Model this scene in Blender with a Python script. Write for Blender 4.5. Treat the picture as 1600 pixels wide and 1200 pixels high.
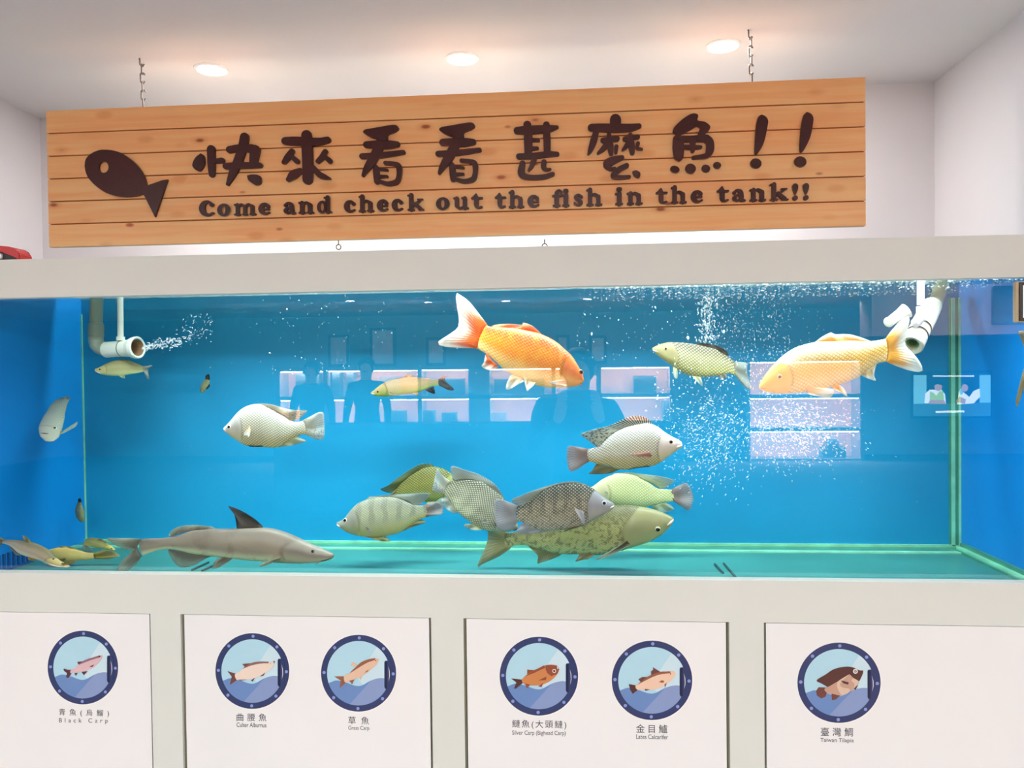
import bpy, bmesh, math, random
from mathutils import Vector, Matrix
from mathutils.bvhtree import BVHTree
random.seed(7)
SC = bpy.context.scene
for o in list(bpy.data.objects):
    bpy.data.objects.remove(o)
COL = SC.collection
# ------------------------------------------------------------------ camera
FPX = 1200.0
YAW, PITCH, ROLL = math.radians(4.66), math.radians(-1.03), math.radians(-0.677)
CAM = Vector((0.0, -1.8, 1.5))
FW = Vector((-math.sin(YAW)*math.cos(PITCH), math.cos(YAW)*math.cos(PITCH), math.sin(PITCH)))
_r = Vector((math.cos(YAW), math.sin(YAW), 0)); _u = _r.cross(FW)
RT = _r*math.cos(ROLL) + _u*math.sin(ROLL)
UP = _u*math.cos(ROLL) - _r*math.sin(ROLL)
cd = bpy.data.cameras.new('camera'); cam = bpy.data.objects.new('camera', cd); COL.objects.link(cam)
cd.sensor_width = 36; cd.lens = 36*FPX/1600; cd.clip_start = 0.02
m = Matrix((RT, UP, -FW)).transposed().to_4x4(); m.translation = CAM; cam.matrix_world = m
SC.camera = cam
# ------------------------------------------------------------------ world, lights, exposure
w = bpy.data.worlds.new('world'); SC.world = w; w.use_nodes = True
w.node_tree.nodes['Background'].inputs[0].default_value = (1, 0.97, 0.95, 1)
w.node_tree.nodes['Background'].inputs[1].default_value = 0.3
SC.view_settings.view_transform = 'Standard'; SC.view_settings.look = 'None'
SC.view_settings.gamma = 1; SC.view_settings.use_curve_mapping = False
SC.view_settings.exposure = 0.0
def area(name, loc, sx, sy, power, color=(1, 1, 1), rot=(0, 0, 0), spread=math.pi):
    l = bpy.data.lights.new(name, 'AREA'); l.shape = 'RECTANGLE'; l.size = sx; l.size_y = sy
    l.energy = power; l.color = color; l.spread = spread
    o = bpy.data.objects.new(name, l); o.location = loc; o.rotation_euler = rot; COL.objects.link(o); return o
CEIL = 2.48
# ceiling panels of the showroom behind the camera
for i, x in enumerate((-2.2, 0.0, 2.2)):
    area('room_panel_light', (x*1.3 - .3, -3.4, CEIL - .03), 1.2, 0.6, 110, (.97, .985, .97))
# LED lamps above the water
area('tank_lamp_light', (-.12, .13, 1.775), 2.36, .06, 16, (.95, 1, 1), (math.radians(8), 0, 0), math.radians(116))
area('tank_lamp_light', (-.12, .36, 1.775), 2.36, .06, 2.5, (.95, 1, 1), (0, 0, 0), math.radians(110))

# ------------------------------------------------------------------ helpers
def px(x, y, Y):
    d = RT*((x-800)/FPX) + UP*((600-y)/FPX) + FW
    return CAM + d*((Y - CAM.y)/d.y)
def S(r, g, b):
    f = lambda c: (c/255)/12.92 if c/255 <= .04045 else (((c/255)+.055)/1.055)**2.4
    return (f(r), f(g), f(b), 1)
def link(name, bm, mats, parent=None, smooth=False):
    me = bpy.data.meshes.new(name); bmesh.ops.recalc_face_normals(bm, faces=bm.faces); bm.to_mesh(me); bm.free()
    for q in (mats if isinstance(mats, (list, tuple)) else [mats]): me.materials.append(q)
    if smooth: me.polygons.foreach_set('use_smooth', [True]*len(me.polygons))
    o = bpy.data.objects.new(name, me); COL.objects.link(o)
    if parent: o.parent = parent; o.matrix_parent_inverse = parent.matrix_basis.inverted()
    return o
def tag(o, label=None, cat=None, group=None, kind=None):
    for k, v in (('label', label), ('category', cat), ('group', group), ('kind', kind)):
        if v: o[k] = v
    return o
def thing(name, label, cat, loc=(0, 0, 0), group=None):
    o = bpy.data.objects.new(name, None); COL.objects.link(o); o.location = loc; o.empty_display_size = .05
    return tag(o, label, cat, group)
def box(bm, a, b, mi=0, bev=0):
    x0, x1 = sorted((a[0], b[0])); y0, y1 = sorted((a[1], b[1])); z0, z1 = sorted((a[2], b[2]))
    v = [bm.verts.new(p) for p in ((x0,y0,z0),(x1,y0,z0),(x1,y1,z0),(x0,y1,z0),(x0,y0,z1),(x1,y0,z1),(x1,y1,z1),(x0,y1,z1))]
    fs = [bm.faces.new([v[i] for i in q]) for q in ((0,3,2,1),(4,5,6,7),(0,1,5,4),(1,2,6,5),(2,3,7,6),(3,0,4,7))]
    for f in fs: f.material_index = mi
    if bev: bmesh.ops.bevel(bm, geom=list({e for f in fs for e in f.edges}), offset=bev, segments=2, affect='EDGES', profile=.6)
    return v
def tube(bm, pts, rads, n=14, mi=0, cap=True):
    pts = [Vector(p) for p in pts]
    if not isinstance(rads, (list, tuple)): rads = [rads]*len(pts)
    rings = []; pr = None
    for i, p in enumerate(pts):
        t = (pts[min(i+1, len(pts)-1)] - pts[max(i-1, 0)]).normalized()
        if pr is None:
            a = Vector((0, 0, 1)) if abs(t.z) < .9 else Vector((1, 0, 0)); pr = t.cross(a).normalized()
        else: pr = (pr - t*pr.dot(t)).normalized()
        q = t.cross(pr)
        rings.append([bm.verts.new(p + (pr*math.cos(2*math.pi*k/n) + q*math.sin(2*math.pi*k/n))*rads[i]) for k in range(n)])
    for a, b in zip(rings, rings[1:]):
        for k in range(n):
            bm.faces.new((a[k], a[(k+1) % n], b[(k+1) % n], b[k])).material_index = mi
    if cap:
        bm.faces.new(rings[0]).material_index = mi; bm.faces.new(rings[-1][::-1]).material_index = mi
def ellipsoid(bm, c, r, mi=0, seg=10, rings=6, rot=None):
    mt = Matrix.Translation(c) @ (rot.to_4x4() if rot else Matrix()) @ Matrix.Diagonal((r[0], r[1], r[2], 1))
    res = bmesh.ops.create_uvsphere(bm, u_segments=seg, v_segments=rings, radius=1, matrix=mt)
    for f in {f for v in res['verts'] for f in v.link_faces}: f.material_index = mi
def poly(bm, pts, Y0, Y1, mi=0):
    """closed pixel outline -> solid slab between the planes Y0 (front) and Y1"""
    a = [bm.verts.new(px(x, y, Y0)) for x, y in pts]
    d = Vector((0, Y1 - Y0, 0))
    b = [bm.verts.new(v.co + d) for v in a]
    bm.faces.new(a).material_index = mi; bm.faces.new(b[::-1]).material_index = mi
    for i in range(len(a)):
        j = (i+1) % len(a); bm.faces.new((a[j], a[i], b[i], b[j])).material_index = mi
def ell(cx, cy, rx, ry, n=40, a0=0.0):
    return [(cx + rx*math.cos(a0 + 2*math.pi*k/n), cy + ry*math.sin(a0 + 2*math.pi*k/n)) for k in range(n)]
def cr(P, n):
    """Catmull-Rom through tuples, n samples, chord parameter"""
    if len(P) == 2: return [tuple(a+(b-a)*k/(n-1) for a, b in zip(*P)) for k in range(n)]
    T = [0.0]
    for a, b in zip(P, P[1:]): T.append(T[-1] + max(1e-6, math.sqrt(sum((q-p)**2 for p, q in zip(a, b)))))
    Q = [tuple(2*a-b for a, b in zip(P[0], P[1]))] + list(P) + [tuple(2*a-b for a, b in zip(P[-1], P[-2]))]
    out = []
    for k in range(n):
        t = T[-1]*k/(n-1); i = 0
        while i < len(T)-2 and t > T[i+1]: i += 1
        f = min(1, max(0, (t-T[i])/(T[i+1]-T[i]))); p0, p1, p2, p3 = Q[i:i+4]
        out.append(tuple(.5*(2*b + (c-a)*f + (2*a-5*b+4*c-d)*f*f + (3*b-a-3*c+d)*f**3) for a, b, c, d in zip(p0, p1, p2, p3)))
    return out
def lin(P, n):
    T = [0.0]
    for a, b in zip(P, P[1:]): T.append(T[-1] + max(1e-6, math.dist(a, b)))
    out = []
    for k in range(n):
        t = T[-1]*k/(n-1); i = 0
        while i < len(T)-2 and t > T[i+1]: i += 1
        f = (t-T[i])/(T[i+1]-T[i]); out.append(tuple(a+(b-a)*f for a, b in zip(P[i], P[i+1])))
    return out
def stroke_outline(P):
    """brush stroke of (x, y, width) points -> closed outline"""
    Q = cr(P, max(6, 5*len(P))) if len(P) > 2 else lin(P, 4)
    L, R = [], []
    for i, (x, y, wd) in enumerate(Q):
        a, b = Q[max(i-1, 0)], Q[min(i+1, len(Q)-1)]
        dx, dy = b[0]-a[0], b[1]-a[1]; l = math.hypot(dx, dy) or 1; nx, ny = -dy/l, dx/l
        L.append((x+nx*wd/2, y+ny*wd/2)); R.append((x-nx*wd/2, y-ny*wd/2))
    def arc(c, p, r):
        a = math.atan2(p[1]-c[1], p[0]-c[0])
        return [(c[0]+r*math.cos(a-math.pi*k/6), c[1]+r*math.sin(a-math.pi*k/6)) for k in range(1, 6)]
    return L + arc(Q[-1], L[-1], Q[-1][2]/2) + R[::-1] + arc(Q[0], R[0], Q[0][2]/2)

# ------------------------------------------------------------------ materials
class NT:
    def __init__(s, name):
        s.m = bpy.data.materials.new(name); s.m.use_nodes = True; s.t = s.m.node_tree
        s.b = s.t.nodes['Principled BSDF']; s.out = s.t.nodes['Material Output']
    def n(s, typ, **kw):
        o = s.t.nodes.new('ShaderNode'+typ)
        for k, v in kw.items(): setattr(o, k, v)
        return o
    def set(s, sock, v):
        if hasattr(v, 'links') or isinstance(v, bpy.types.NodeSocket): s.t.links.new(v, sock)
        elif isinstance(v, (int, float)) and sock.type in ('RGBA', 'VECTOR'): sock.default_value = (v,)*len(sock.default_value)
        else: sock.default_value = v
    def math(s, op, a, b=0.0, c=0.0, clamp=False):
        o = s.n('Math', operation=op, use_clamp=clamp); s.set(o.inputs[0], a); s.set(o.inputs[1], b); s.set(o.inputs[2], c); return o.outputs[0]
    def mix(s, f, a, b, blend='MIX'):
        o = s.n('Mix', data_type='RGBA', blend_type=blend); s.set(o.inputs[0], f); s.set(o.inputs[6], a); s.set(o.inputs[7], b); return o.outputs[2]
    def ramp(s, v, lo, hi, a=0.0, b=1.0):
        o = s.n('MapRange', interpolation_type='SMOOTHSTEP'); s.set(o.inputs[0], v)
        for i, q in enumerate((lo, hi, a, b)): s.set(o.inputs[i+1], q)
        return o.outputs[0]
    def noise(s, scale, detail=3.0, vec=None, dist=0.0, rough=.5):
        o = s.n('TexNoise'); o.inputs['Scale'].default_value = scale; o.inputs['Detail'].default_value = detail
        o.inputs['Distortion'].default_value = dist; o.inputs['Roughness'].default_value = rough
        if vec is not None: s.t.links.new(vec, o.inputs['Vector'])
        return o.outputs[0]
    def obj(s): return s.n('TexCoord').outputs['Object']
    def mapping(s, vec, scale=(1, 1, 1), loc=(0, 0, 0)):
        o = s.n('Mapping'); s.t.links.new(vec, o.inputs[0]); o.inputs['Scale'].default_value = scale; o.inputs['Location'].default_value = loc; return o.outputs[0]
    def bump(s, h, strength=.2, dist=.01):
        o = s.n('Bump'); o.inputs['Strength'].default_value = strength; o.inputs['Distance'].default_value = dist
        s.t.links.new(h, o.inputs['Height']); s.t.links.new(o.outputs[0], s.b.inputs['Normal'])
    def fin(s, col, rough=.5, spec=.5, metal=0.0):
        s.set(s.b.inputs['Base Color'], col); s.set(s.b.inputs['Roughness'], rough)
        s.b.inputs['Specular IOR Level'].default_value = spec; s.b.inputs['Metallic'].default_value = metal; return s.m
_plain = {}
def plain(name, col, rough=.5, spec=.5, metal=0.0, var=.03, scale=30.0, bump=0.0):
    if name in _plain: return _plain[name]
    t = NT(name); nz = t.noise(scale, 3, t.obj())
    c = t.mix(t.ramp(nz, .3, .7), tuple(q*(1-var) for q in col[:3])+(1,), tuple(min(1, q*(1+var)) for q in col[:3])+(1,))
    if bump: t.bump(nz, bump, .004)
    _plain[name] = t.fin(c, rough, spec, metal); return _plain[name]
def emit(name, col, strength):
    t = NT(name); e = t.n('Emission'); e.inputs[0].default_value = col; e.inputs[1].default_value = strength
    t.t.links.new(e.outputs[0], t.out.inputs[0]); return t.m
def clear(name, f0, tint, rough=0.0, wav=0.0, wscale=30.0):
    """see-through pane: angle-dependent mirror reflection over straight transmission"""
    t = NT(name); t.t.nodes.remove(t.b)
    g = t.n('NewGeometry'); nrm = g.outputs['Normal']
    gl = t.n('BsdfGlossy'); gl.inputs['Roughness'].default_value = rough; gl.inputs['Color'].default_value = (1, 1, 1, 1)
    if wav:
        b = t.n('Bump'); b.inputs['Strength'].default_value = 1; b.inputs['Distance'].default_value = wav
        t.t.links.new(t.noise(wscale, 3, t.obj(), .5), b.inputs['Height']); t.t.links.new(b.outputs[0], gl.inputs['Normal']); nrm = b.outputs[0]
    d = t.n('VectorMath', operation='DOT_PRODUCT'); t.t.links.new(nrm, d.inputs[0]); t.t.links.new(g.outputs['Incoming'], d.inputs[1])
    c = t.math('SUBTRACT', 1.0, t.math('ABSOLUTE', d.outputs['Value']), clamp=True)
    f = t.math('MULTIPLY_ADD', t.math('POWER', c, 5.0), 1-f0, f0, clamp=True)
    tr = t.n('BsdfTransparent'); tr.inputs[0].default_value = tint
    mx = t.n('MixShader'); t.t.links.new(f, mx.inputs[0]); t.t.links.new(tr.outputs[0], mx.inputs[1]); t.t.links.new(gl.outputs[0], mx.inputs[2])
    t.t.links.new(mx.outputs[0], t.out.inputs[0]); return t.m

M_WALL = plain('white_wall_paint', S(226, 222, 225), .85, .2, var=.012, scale=3)
M_CEIL = plain('ceiling_paint', S(234, 228, 226), .9, .2, var=.01, scale=2)
M_FRAME = plain('warm_grey_paint', S(221, 221, 215), .55, .3, var=.012, scale=4)
M_DOOR = plain('white_laminate', S(240, 236, 236), .45, .35, var=.008, scale=5)
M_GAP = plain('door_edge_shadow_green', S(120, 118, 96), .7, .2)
M_DARK = plain('dark_interior', S(60, 58, 48), .8, .2)
M_FLOOR = plain('grey_vinyl_floor', S(182, 180, 178), .6, .2, scale=8)
M_ROOM = plain('showroom_wall', S(150, 148, 150), .85, .2, scale=3)
M_BLUE = plain('blue_backing_film', S(14, 152, 210), .55, .3, var=.03, scale=2.5)
M_BLUES = plain('blue_side_film', S(8, 144, 236), .5, .3, var=.02, scale=3)
M_TFLOOR = plain('tank_glass_floor', S(62, 136, 136), .35, .4, var=.08, scale=5)
M_SEAM = plain('green_glass_edge', S(150, 215, 180), .25, .5, var=.12, scale=18)
M_SEAMD = plain('green_glass_edge_deep', S(70, 140, 120), .3, .5, var=.12, scale=18)
M_PVC = plain('white_pvc', S(238, 236, 226), .35, .5, var=.02)
M_PVCS = plain('ivory_pvc', S(206, 202, 188), .4, .4)
M_GRV = plain('pipe_groove', S(96, 94, 80), .6)
M_PVCIN = plain('pvc_bore', S(150, 110, 80), .6, .3)
M_STEEL = plain('zinc_chain', S(112, 104, 98), .5, .35, metal=.3)
M_BLACK = plain('black_plastic', S(20, 20, 22), .4, .5)
M_RED = plain('red_plastic', S(190, 24, 36), .35, .5)
M_WHITE = plain('white_plastic', S(245, 245, 245), .35, .5)
M_TAN = plain('tan_plastic', S(196, 172, 140), .45, .4)
M_GLASS = clear('front_pane', .085, (.985, 1, .995, 1))
M_SURF = clear('water_surface', .03, (.97, 1, 1, 1), .02, .02, 26)

# ------------------------------------------------------------------ room shell
YW = 1.0
XR = px(1460, 128, YW).x; XL = px(62, 171, YW).x
CZ = px(1460, 128, YW).z
def struct(name, a, b, mat):
    bm = bmesh.new(); box(bm, a, b); return tag(link(name, bm, mat), kind='structure')
RX0, RX1, RY = -9.5, 9.5, -11.5
struct('wall_back', (XL-.2, YW, -.1), (XR+.2, YW+.1, CZ+.2), M_WALL)
struct('wall_right', (XR, 0, -.1), (XR+.12, YW, CZ+.2), M_WALL)
struct('wall_left', (XL-.12, 0, -.1), (XL, YW, CZ+.2), M_WALL)
struct('wall_front_right', (XR+.12, 0, -.1), (RX1, .12, CZ+.2), M_WALL)
struct('wall_front_left', (RX0, 0, -.1), (XL-.12, .12, CZ+.2), M_WALL)
struct('wall_rear', (RX0, RY-.1, -.1), (RX1, RY, CZ+.2), M_ROOM)
struct('wall_east', (RX1, RY, -.1), (RX1+.1, 0.12, CZ+.2), M_ROOM)
struct('wall_west', (RX0-.1, RY, -.1), (RX0, .12, CZ+.2), M_ROOM)
struct('ceiling', (RX0, RY-.1, CZ), (RX1, YW+.1, CZ+.1), M_CEIL)
struct('floor', (RX0, RY-.1, -.1), (RX1, YW+.1, 0), M_FLOOR)

bm = bmesh.new(); box(bm, (RX0+.01, RY+.01, .0005), (RX1-.01, -3.75, .012)); tag(link('dark_floor_sheet', bm, plain('charcoal_sheet', S(54, 56, 62), .95, .1, scale=60)), 'charcoal sheet added over the far showroom floor to darken its reflection', 'dark_floor_sheet')  # invented dark sheet, keeps the bright far floor out of the pane's reflection
# ------------------------------------------------------------------ tank cabinet (surround)
ZO0 = px(800, 903.3, 0).z; ZO1 = px(800, 449.3, 0).z; ZT = px(800, 386, 0).z; ZD = px(800, 967.2, 0).z
XA, XB = XL + .004, XR - .004
xs = [px(x, 1000, 0).x for x in (235.7, 282.5, 674, 724.3, 1139.6, 1193.6)]
cab = thing('tank_cabinet', 'warm grey panelled cabinet surround built around the big fish tank', 'cabinet', ((XA+XB)/2, 0, 0))
bm = bmesh.new(); FT = .03
box(bm, (XA, 0, ZO1), (XB, FT, ZT)); box(bm, (XA, 0, ZD), (XB, FT, ZO0))
box(bm, (XA, 0, .001), (XB, FT, .1))
XO0, XO1 = -1.636, 1.168
box(bm, (XA, 0, ZO0), (XO0, FT, ZO1)); box(bm, (XO1, 0, ZO0), (XB, FT, ZO1))
dw = xs[3]-xs[0]
ends = (max(XA+.02, xs[0]-(xs[2]-xs[1])-.01), min(XB-.02, xs[5]+(xs[4]-xs[3])+.02))
spans = [(ends[0], xs[0]), (xs[1], xs[2]), (xs[3], xs[4]), (xs[5], ends[1])]
box(bm, (XA, 0, .1), (ends[0], FT, ZD)); box(bm, (ends[1], 0, .1), (XB, FT, ZD))
for i in range(3): box(bm, (spans[i][1], 0, .1), (spans[i+1][0], FT, ZD))
link('face_frame', bm, M_FRAME, cab)
bm = bmesh.new(); box(bm, (XA, FT+.002, .05), (XB, .95, .90)); link('carcass', bm, M_DARK, cab)
DY = .006
for a, b in spans:
    bm = bmesh.new(); box(bm, (a+.0062, DY, .108), (b-.0062, FT-.004, ZD-.003), bev=.0012)
    link('door', bm, M_DOOR, cab)
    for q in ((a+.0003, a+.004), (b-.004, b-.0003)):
        bm = bmesh.new(); box(bm, (q[0], DY+.003, .1), (q[1], FT-.001, ZD)); link('gap_shade', bm, M_GAP, cab)  # fills the door gap, with the gap's green-brown shade as its colour

# ------------------------------------------------------------------ aquarium
TY0, TY1, TZ0, TZ1 = .036, px(800, 851, .626).y, px(800, 851.5, .626).z, 1.752
TXL = px(134.5, 840, TY1).x; TXR = px(1499, 857, TY1).x
tank = thing('aquarium', 'long glass fish tank with bright blue back and sides', 'aquarium', ((TXL+TXR)/2, .33, TZ0))
bm = bmesh.new(); v = box(bm, (XO0-.002, TY0, TZ0-.02), (XO1+.002, TY0+.01, TZ1))
bm.faces.ensure_lookup_table()
for f in bm.faces:
    f.material_index = 0 if all(abs(q.co.y-TY0) < 1e-6 for q in f.verts) else 1
M_GLASSB = clear('pane_inner_face', .0, (.985, 1, .995, 1))
link('front_glass', bm, [M_GLASS, M_GLASSB], tank)
bm = bmesh.new(); box(bm, (TXL-.02, TY1, TZ0-.02), (TXR+.02, TY1+.012, TZ1)); link('back_panel', bm, M_BLUE, tank)
bm = bmesh.new(); box(bm, (TXL-.012, TY0+.012, TZ0-.02), (TXL, TY1, TZ1)); link('side_panel', bm, M_BLUES, tank)
bm = bmesh.new(); box(bm, (TXR, TY0+.012, TZ0-.02), (TXR+.012, TY1, TZ1)); link('side_panel', bm, M_BLUES, tank)
bm = bmesh.new(); box(bm, (TXL-.012, TY0+.012, TZ0-.03), (TXR+.012, TY1+.012, TZ0)); link('floor_panel', bm, M_TFLOOR, tank)
# glued glass strips along the joints
bm = bmesh.new()
box(bm, (TXL, TY1-.010, TZ0), (TXR, TY1, TZ0+.011), 0); box(bm, (TXL, TY1-.060, TZ0), (TXR, TY1-.010, TZ0+.004), 1)
box(bm, (TXL, TY1-.078, TZ0), (TXR, TY1-.060, TZ0+.004), 0)
link('joint_strip', bm, [M_SEAM, M_SEAMD], tank)
bm = bmesh.new()
box(bm, (TXR-.012, TY0+.012, TZ0), (TXR, TY1-.03, TZ0+.022), 1); box(bm, (TXR-.024, TY0+.012, TZ0), (TXR-.012, TY1-.03, TZ0+.012), 0)
box(bm, (TXR-.032, TY0+.012, TZ0), (TXR-.024, TY1-.03, TZ0+.006), 1)
link('joint_strip', bm, [M_SEAM, M_SEAMD], tank)
bm = bmesh.new()
box(bm, (TXR-.006, TY1-.012, TZ0+.008), (TXR, TY1, TZ1-.05), 0); box(bm, (TXR-.016, TY1-.008, TZ0+.008), (TXR-.006, TY1, TZ1-.05), 1)
box(bm, (TXR-.026, TY1-.010, TZ0+.008), (TXR-.016, TY1, TZ1-.05), 0); box(bm, (TXR-.03, TY1-.006, TZ0+.008), (TXR-.026, TY1, TZ1-.05), 1)
link('joint_strip', bm, [M_SEAM, M_SEAMD], tank)
bm = bmesh.new(); box(bm, (TXL, TY1-.004, TZ0+.008), (TXL+.004, TY1, TZ1-.05), 0); link('joint_strip', bm, [M_SEAM], tank)
# overflow comb low on the left wall
bm = bmesh.new()
for k in range(16):
    y = .06 + k*.019; box(bm, (TXL, y, TZ0+.004), (TXL+.006, y+.007, TZ0+.05))
box(bm, (TXL, .05, TZ0), (TXL+.007, .37, TZ0+.006)); link('overflow_comb', bm, plain('deep_blue_plastic', S(10, 84, 150), .5), tank)
# water
WZ = 1.715
t = NT('tank_water'); t.t.nodes.remove(t.b)
tr = t.n('BsdfTransparent'); t.t.links.new(tr.outputs[0], t.out.inputs['Surface'])
va = t.n('VolumeAbsorption'); va.inputs['Color'].default_value = (.62, .93, .88, 1); va.inputs['Density'].default_value = .55
t.t.links.new(va.outputs[0], t.out.inputs['Volume']); M_WATER = t.m
bm = bmesh.new(); box(bm, (TXL+.001, TY0+.0125, TZ0+.0005), (TXR-.001, TY1-.001, WZ))
for f in bm.faces:
    if all(q.co.z > WZ-.001 for q in f.verts): f.material_index = 1
tag(link('water', bm, [M_WATER, M_SURF]), 'clear blue water filling the glass fish tank', 'water', kind='stuff')
# lamp above the water (behind the header)
lamp = thing('aquarium_lamp', 'long white LED lamp hidden above the tank water behind the header', 'lamp', (-.15, .28, 1.78))
bm = bmesh.new(); box(bm, (-1.31, .10, 1.785), (1.07, .40, 1.805), bev=.004); link('housing', bm, M_WHITE, lamp)
bm = bmesh.new()
for yy in (.135, .36):
    box(bm, (-1.3, yy-.03, 1.779), (1.06, yy+.03, 1.7848))
link('diffuser', bm, emit('lamp_diffuser', (1, 1, 1, 1), 3), lamp)
def lathe(bm, A, d, prof, n=28, mi=0):
    A = Vector(A); d = Vector(d).normalized(); a = Vector((0, 0, 1)) if abs(d.z) < .9 else Vector((1, 0, 0))
    p = d.cross(a).normalized(); q = d.cross(p); rings = []
    for s in prof:
        t, r = s[0], max(s[1], 1e-5)
        rings.append([bm.verts.new(A + d*t + (p*math.cos(2*math.pi*k/n)+q*math.sin(2*math.pi*k/n))*r) for k in range(n)])
    for i, (a, b) in enumerate(zip(rings, rings[1:])):
        mm = prof[i+1][2] if len(prof[i+1]) > 2 else mi
        for k in range(n): bm.faces.new((a[k], a[(k+1) % n], b[(k+1) % n], b[k])).material_index = mm
def pr(r, Y): return r*(Y+1.8)/FPX

# ------------------------------------------------------------------ hanging wooden sign
SY = .5
t = NT('pine_boards'); oc = t.obj()
g1 = t.noise(3.0, 5, t.mapping(oc, (1.2, 1, 22)), .4); g2 = t.noise(2.0, 2, t.mapping(oc, (1, 1, 6)))
band = t.n('TexWhiteNoise', noise_dimensions='1D'); sx = t.n('SeparateXYZ'); t.t.links.new(oc, sx.inputs[0])
t.set(band.inputs['W'], t.math('FLOOR', t.math('MULTIPLY', sx.outputs[2], 13.86)))
c = t.mix(t.ramp(g1, .3, .72), S(255, 198, 134), S(250, 168, 106)); c = t.mix(t.math('MULTIPLY', g2, .5), c, S(255, 206, 146))
c = t.mix(t.math('MULTIPLY', band.outputs[0], .3), c, S(248, 172, 106))
vo = t.n('TexVoronoi'); vo.inputs['Scale'].default_value = 1; vo.inputs['Randomness'].default_value = 1
t.t.links.new(t.mapping(t.n('TexCoord').outputs['Object'], (8.5, .01, 19)), vo.inputs['Vector'])
rnd = t.n('SeparateColor'); t.t.links.new(vo.outputs['Color'], rnd.inputs[0])
knot = t.math('MULTIPLY', t.ramp(vo.outputs['Distance'], .16, .06), t.ramp(rnd.outputs[0], .42, .46, .9, 0))
halo = t.math('MULTIPLY', t.ramp(vo.outputs['Distance'], .34, .1), t.ramp(rnd.outputs[1], .35, .5, .4, 0))
c = t.mix(halo, c, S(222, 128, 66)); c = t.mix(knot, c, S(160, 66, 28))
M_WOOD = t.fin(c, .38, .4)
M_GROOVE = plain('sign_groove', S(170, 96, 52), .7, .2)
t = NT('dark_brown_acrylic'); M_LET = t.fin(S(58, 18, 18), .32, .35)
s00, s10, s11, s01 = px(72, 173, SY), px(1352.5, 120.5, SY), px(1353, 355, SY), px(76.5, 384, SY)
sx0, sx1 = (s00.x+s01.x)/2, (s10.x+s11.x)/2; sz1, sz0 = (s00.z+s10.z)/2, (s01.z+s11.z)/2
sign = thing('wooden_sign', 'hanging pine board sign with dark lettering and fish shape above the tank', 'sign', ((sx0+sx1)/2, SY, sz1))
bm = bmesh.new(); box(bm, (sx0+.004, SY+.006, sz0+.004), (sx1-.004, SY+.022, sz1-.004), 1)
box(bm, (sx0+.001, SY+.0225, sz0+.001), (sx1-.001, SY+.027, sz1-.001), 2); H6 = (sz1-sz0)/6  # pale rear sheet added to bounce neutral light onto ceiling and wall
for k in range(6): box(bm, (sx0, SY, sz0+k*H6+(.0018 if k else 0)), (sx1, SY+.02, sz0+(k+1)*H6-(.0018 if k < 5 else 0)), 0, bev=.0012)
link('board', bm, [M_WOOD, M_GROOVE, plain('added_bounce_back', S(226, 214, 196), .7, .2)], sign)
LF, LB = SY-.009, SY
def character(strokes, polys, O, s, parent=sign, name='character'):
    bm = bmesh.new(); k = 0
    for P in strokes:
        poly(bm, [(O[0]+x/s, O[1]+y/s) for x, y in stroke_outline(P)], LF-.0002*k, LB); k += 1
    for P in polys:
        Q = lin(P+[P[0]], 2); Q = cr(P+[P[0]], 4*len(P))[:-1]
        poly(bm, [(O[0]+x/s, O[1]+y/s) for x, y in Q], LF-.0002*k, LB); k += 1
    link(name, bm, M_LET, parent)
Z1, Z2, Z3, Z4 = (290, 190), (540, 180), (790, 170), (1030, 170); f1, f4 = 6.667, 6.154
character([[(262,285,84),(265,430,78),(270,548,62)], [(300,410,48),(375,403,56)],
  [(610,158,90),(592,260,95),(545,400,92),(490,530,82),(435,650,34)], [(455,290,74),(560,272,72),(690,280,90)],
  [(720,295,108),(712,360,96),(700,440,80)], [(415,462,64),(560,455,70),(770,452,56)]],
  [[(155,330),(185,352),(195,430),(170,490),(130,515),(80,480),(70,440),(100,375)], [(640,560),(690,550),(765,560),(783,605),(775,645),(730,660),(690,640),(650,605)]], Z1, f1)
character([[(1257,140,108),(1265,300,115),(1270,450,112),(1270,600,108)], [(1035,200,80),(1150,202,92),(1300,207,85),(1400,205,76),(1478,188,66)],
  [(1105,308,58),(1060,370,66),(1022,422,48)], [(1110,370,48),(1158,412,56)], [(1452,312,56),(1420,368,60),(1376,412,48)], [(1462,375,48),(1500,408,54)],
  [(1190,512,62),(1120,552,92),(1068,600,50)], [(1320,470,50),(1390,548,62),(1440,572,56),(1498,590,24)]], [], Z1, f1)
for dx, dy in ((0, 0), (794, -25)):
    sh = lambda P: [(q[0]+dx, q[1]+dy)+tuple(q[2:]) for q in P]
    character([sh(P) for P in ([(215,305,70),(330,305,86),(450,305,88),(535,302,62)], [(170,425,60),(300,420,64),(450,405,58),(598,385,48)],
      [(382,225,100),(345,330,98),(275,470,98),(215,560,68),(180,626,32)], [(316,555,66),(320,620,66),(325,690,58)], [(330,556,36),(432,570,26)], [(340,638,36),(430,636,28)],
      [(412,495,42),(500,505,46),(550,530,60),(556,620,52),(530,690,56),(440,712,46),(360,692,38)])],
      [sh(P) for P in ([(180,175),(200,150),(320,128),(490,100),(540,112),(552,142),(510,175),(440,205),(430,262),(335,264),(325,238),(290,238),(230,212)], [(292,560),(300,530),(318,512),(340,536),(350,570),(320,590)])], Z2, f1)
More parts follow.
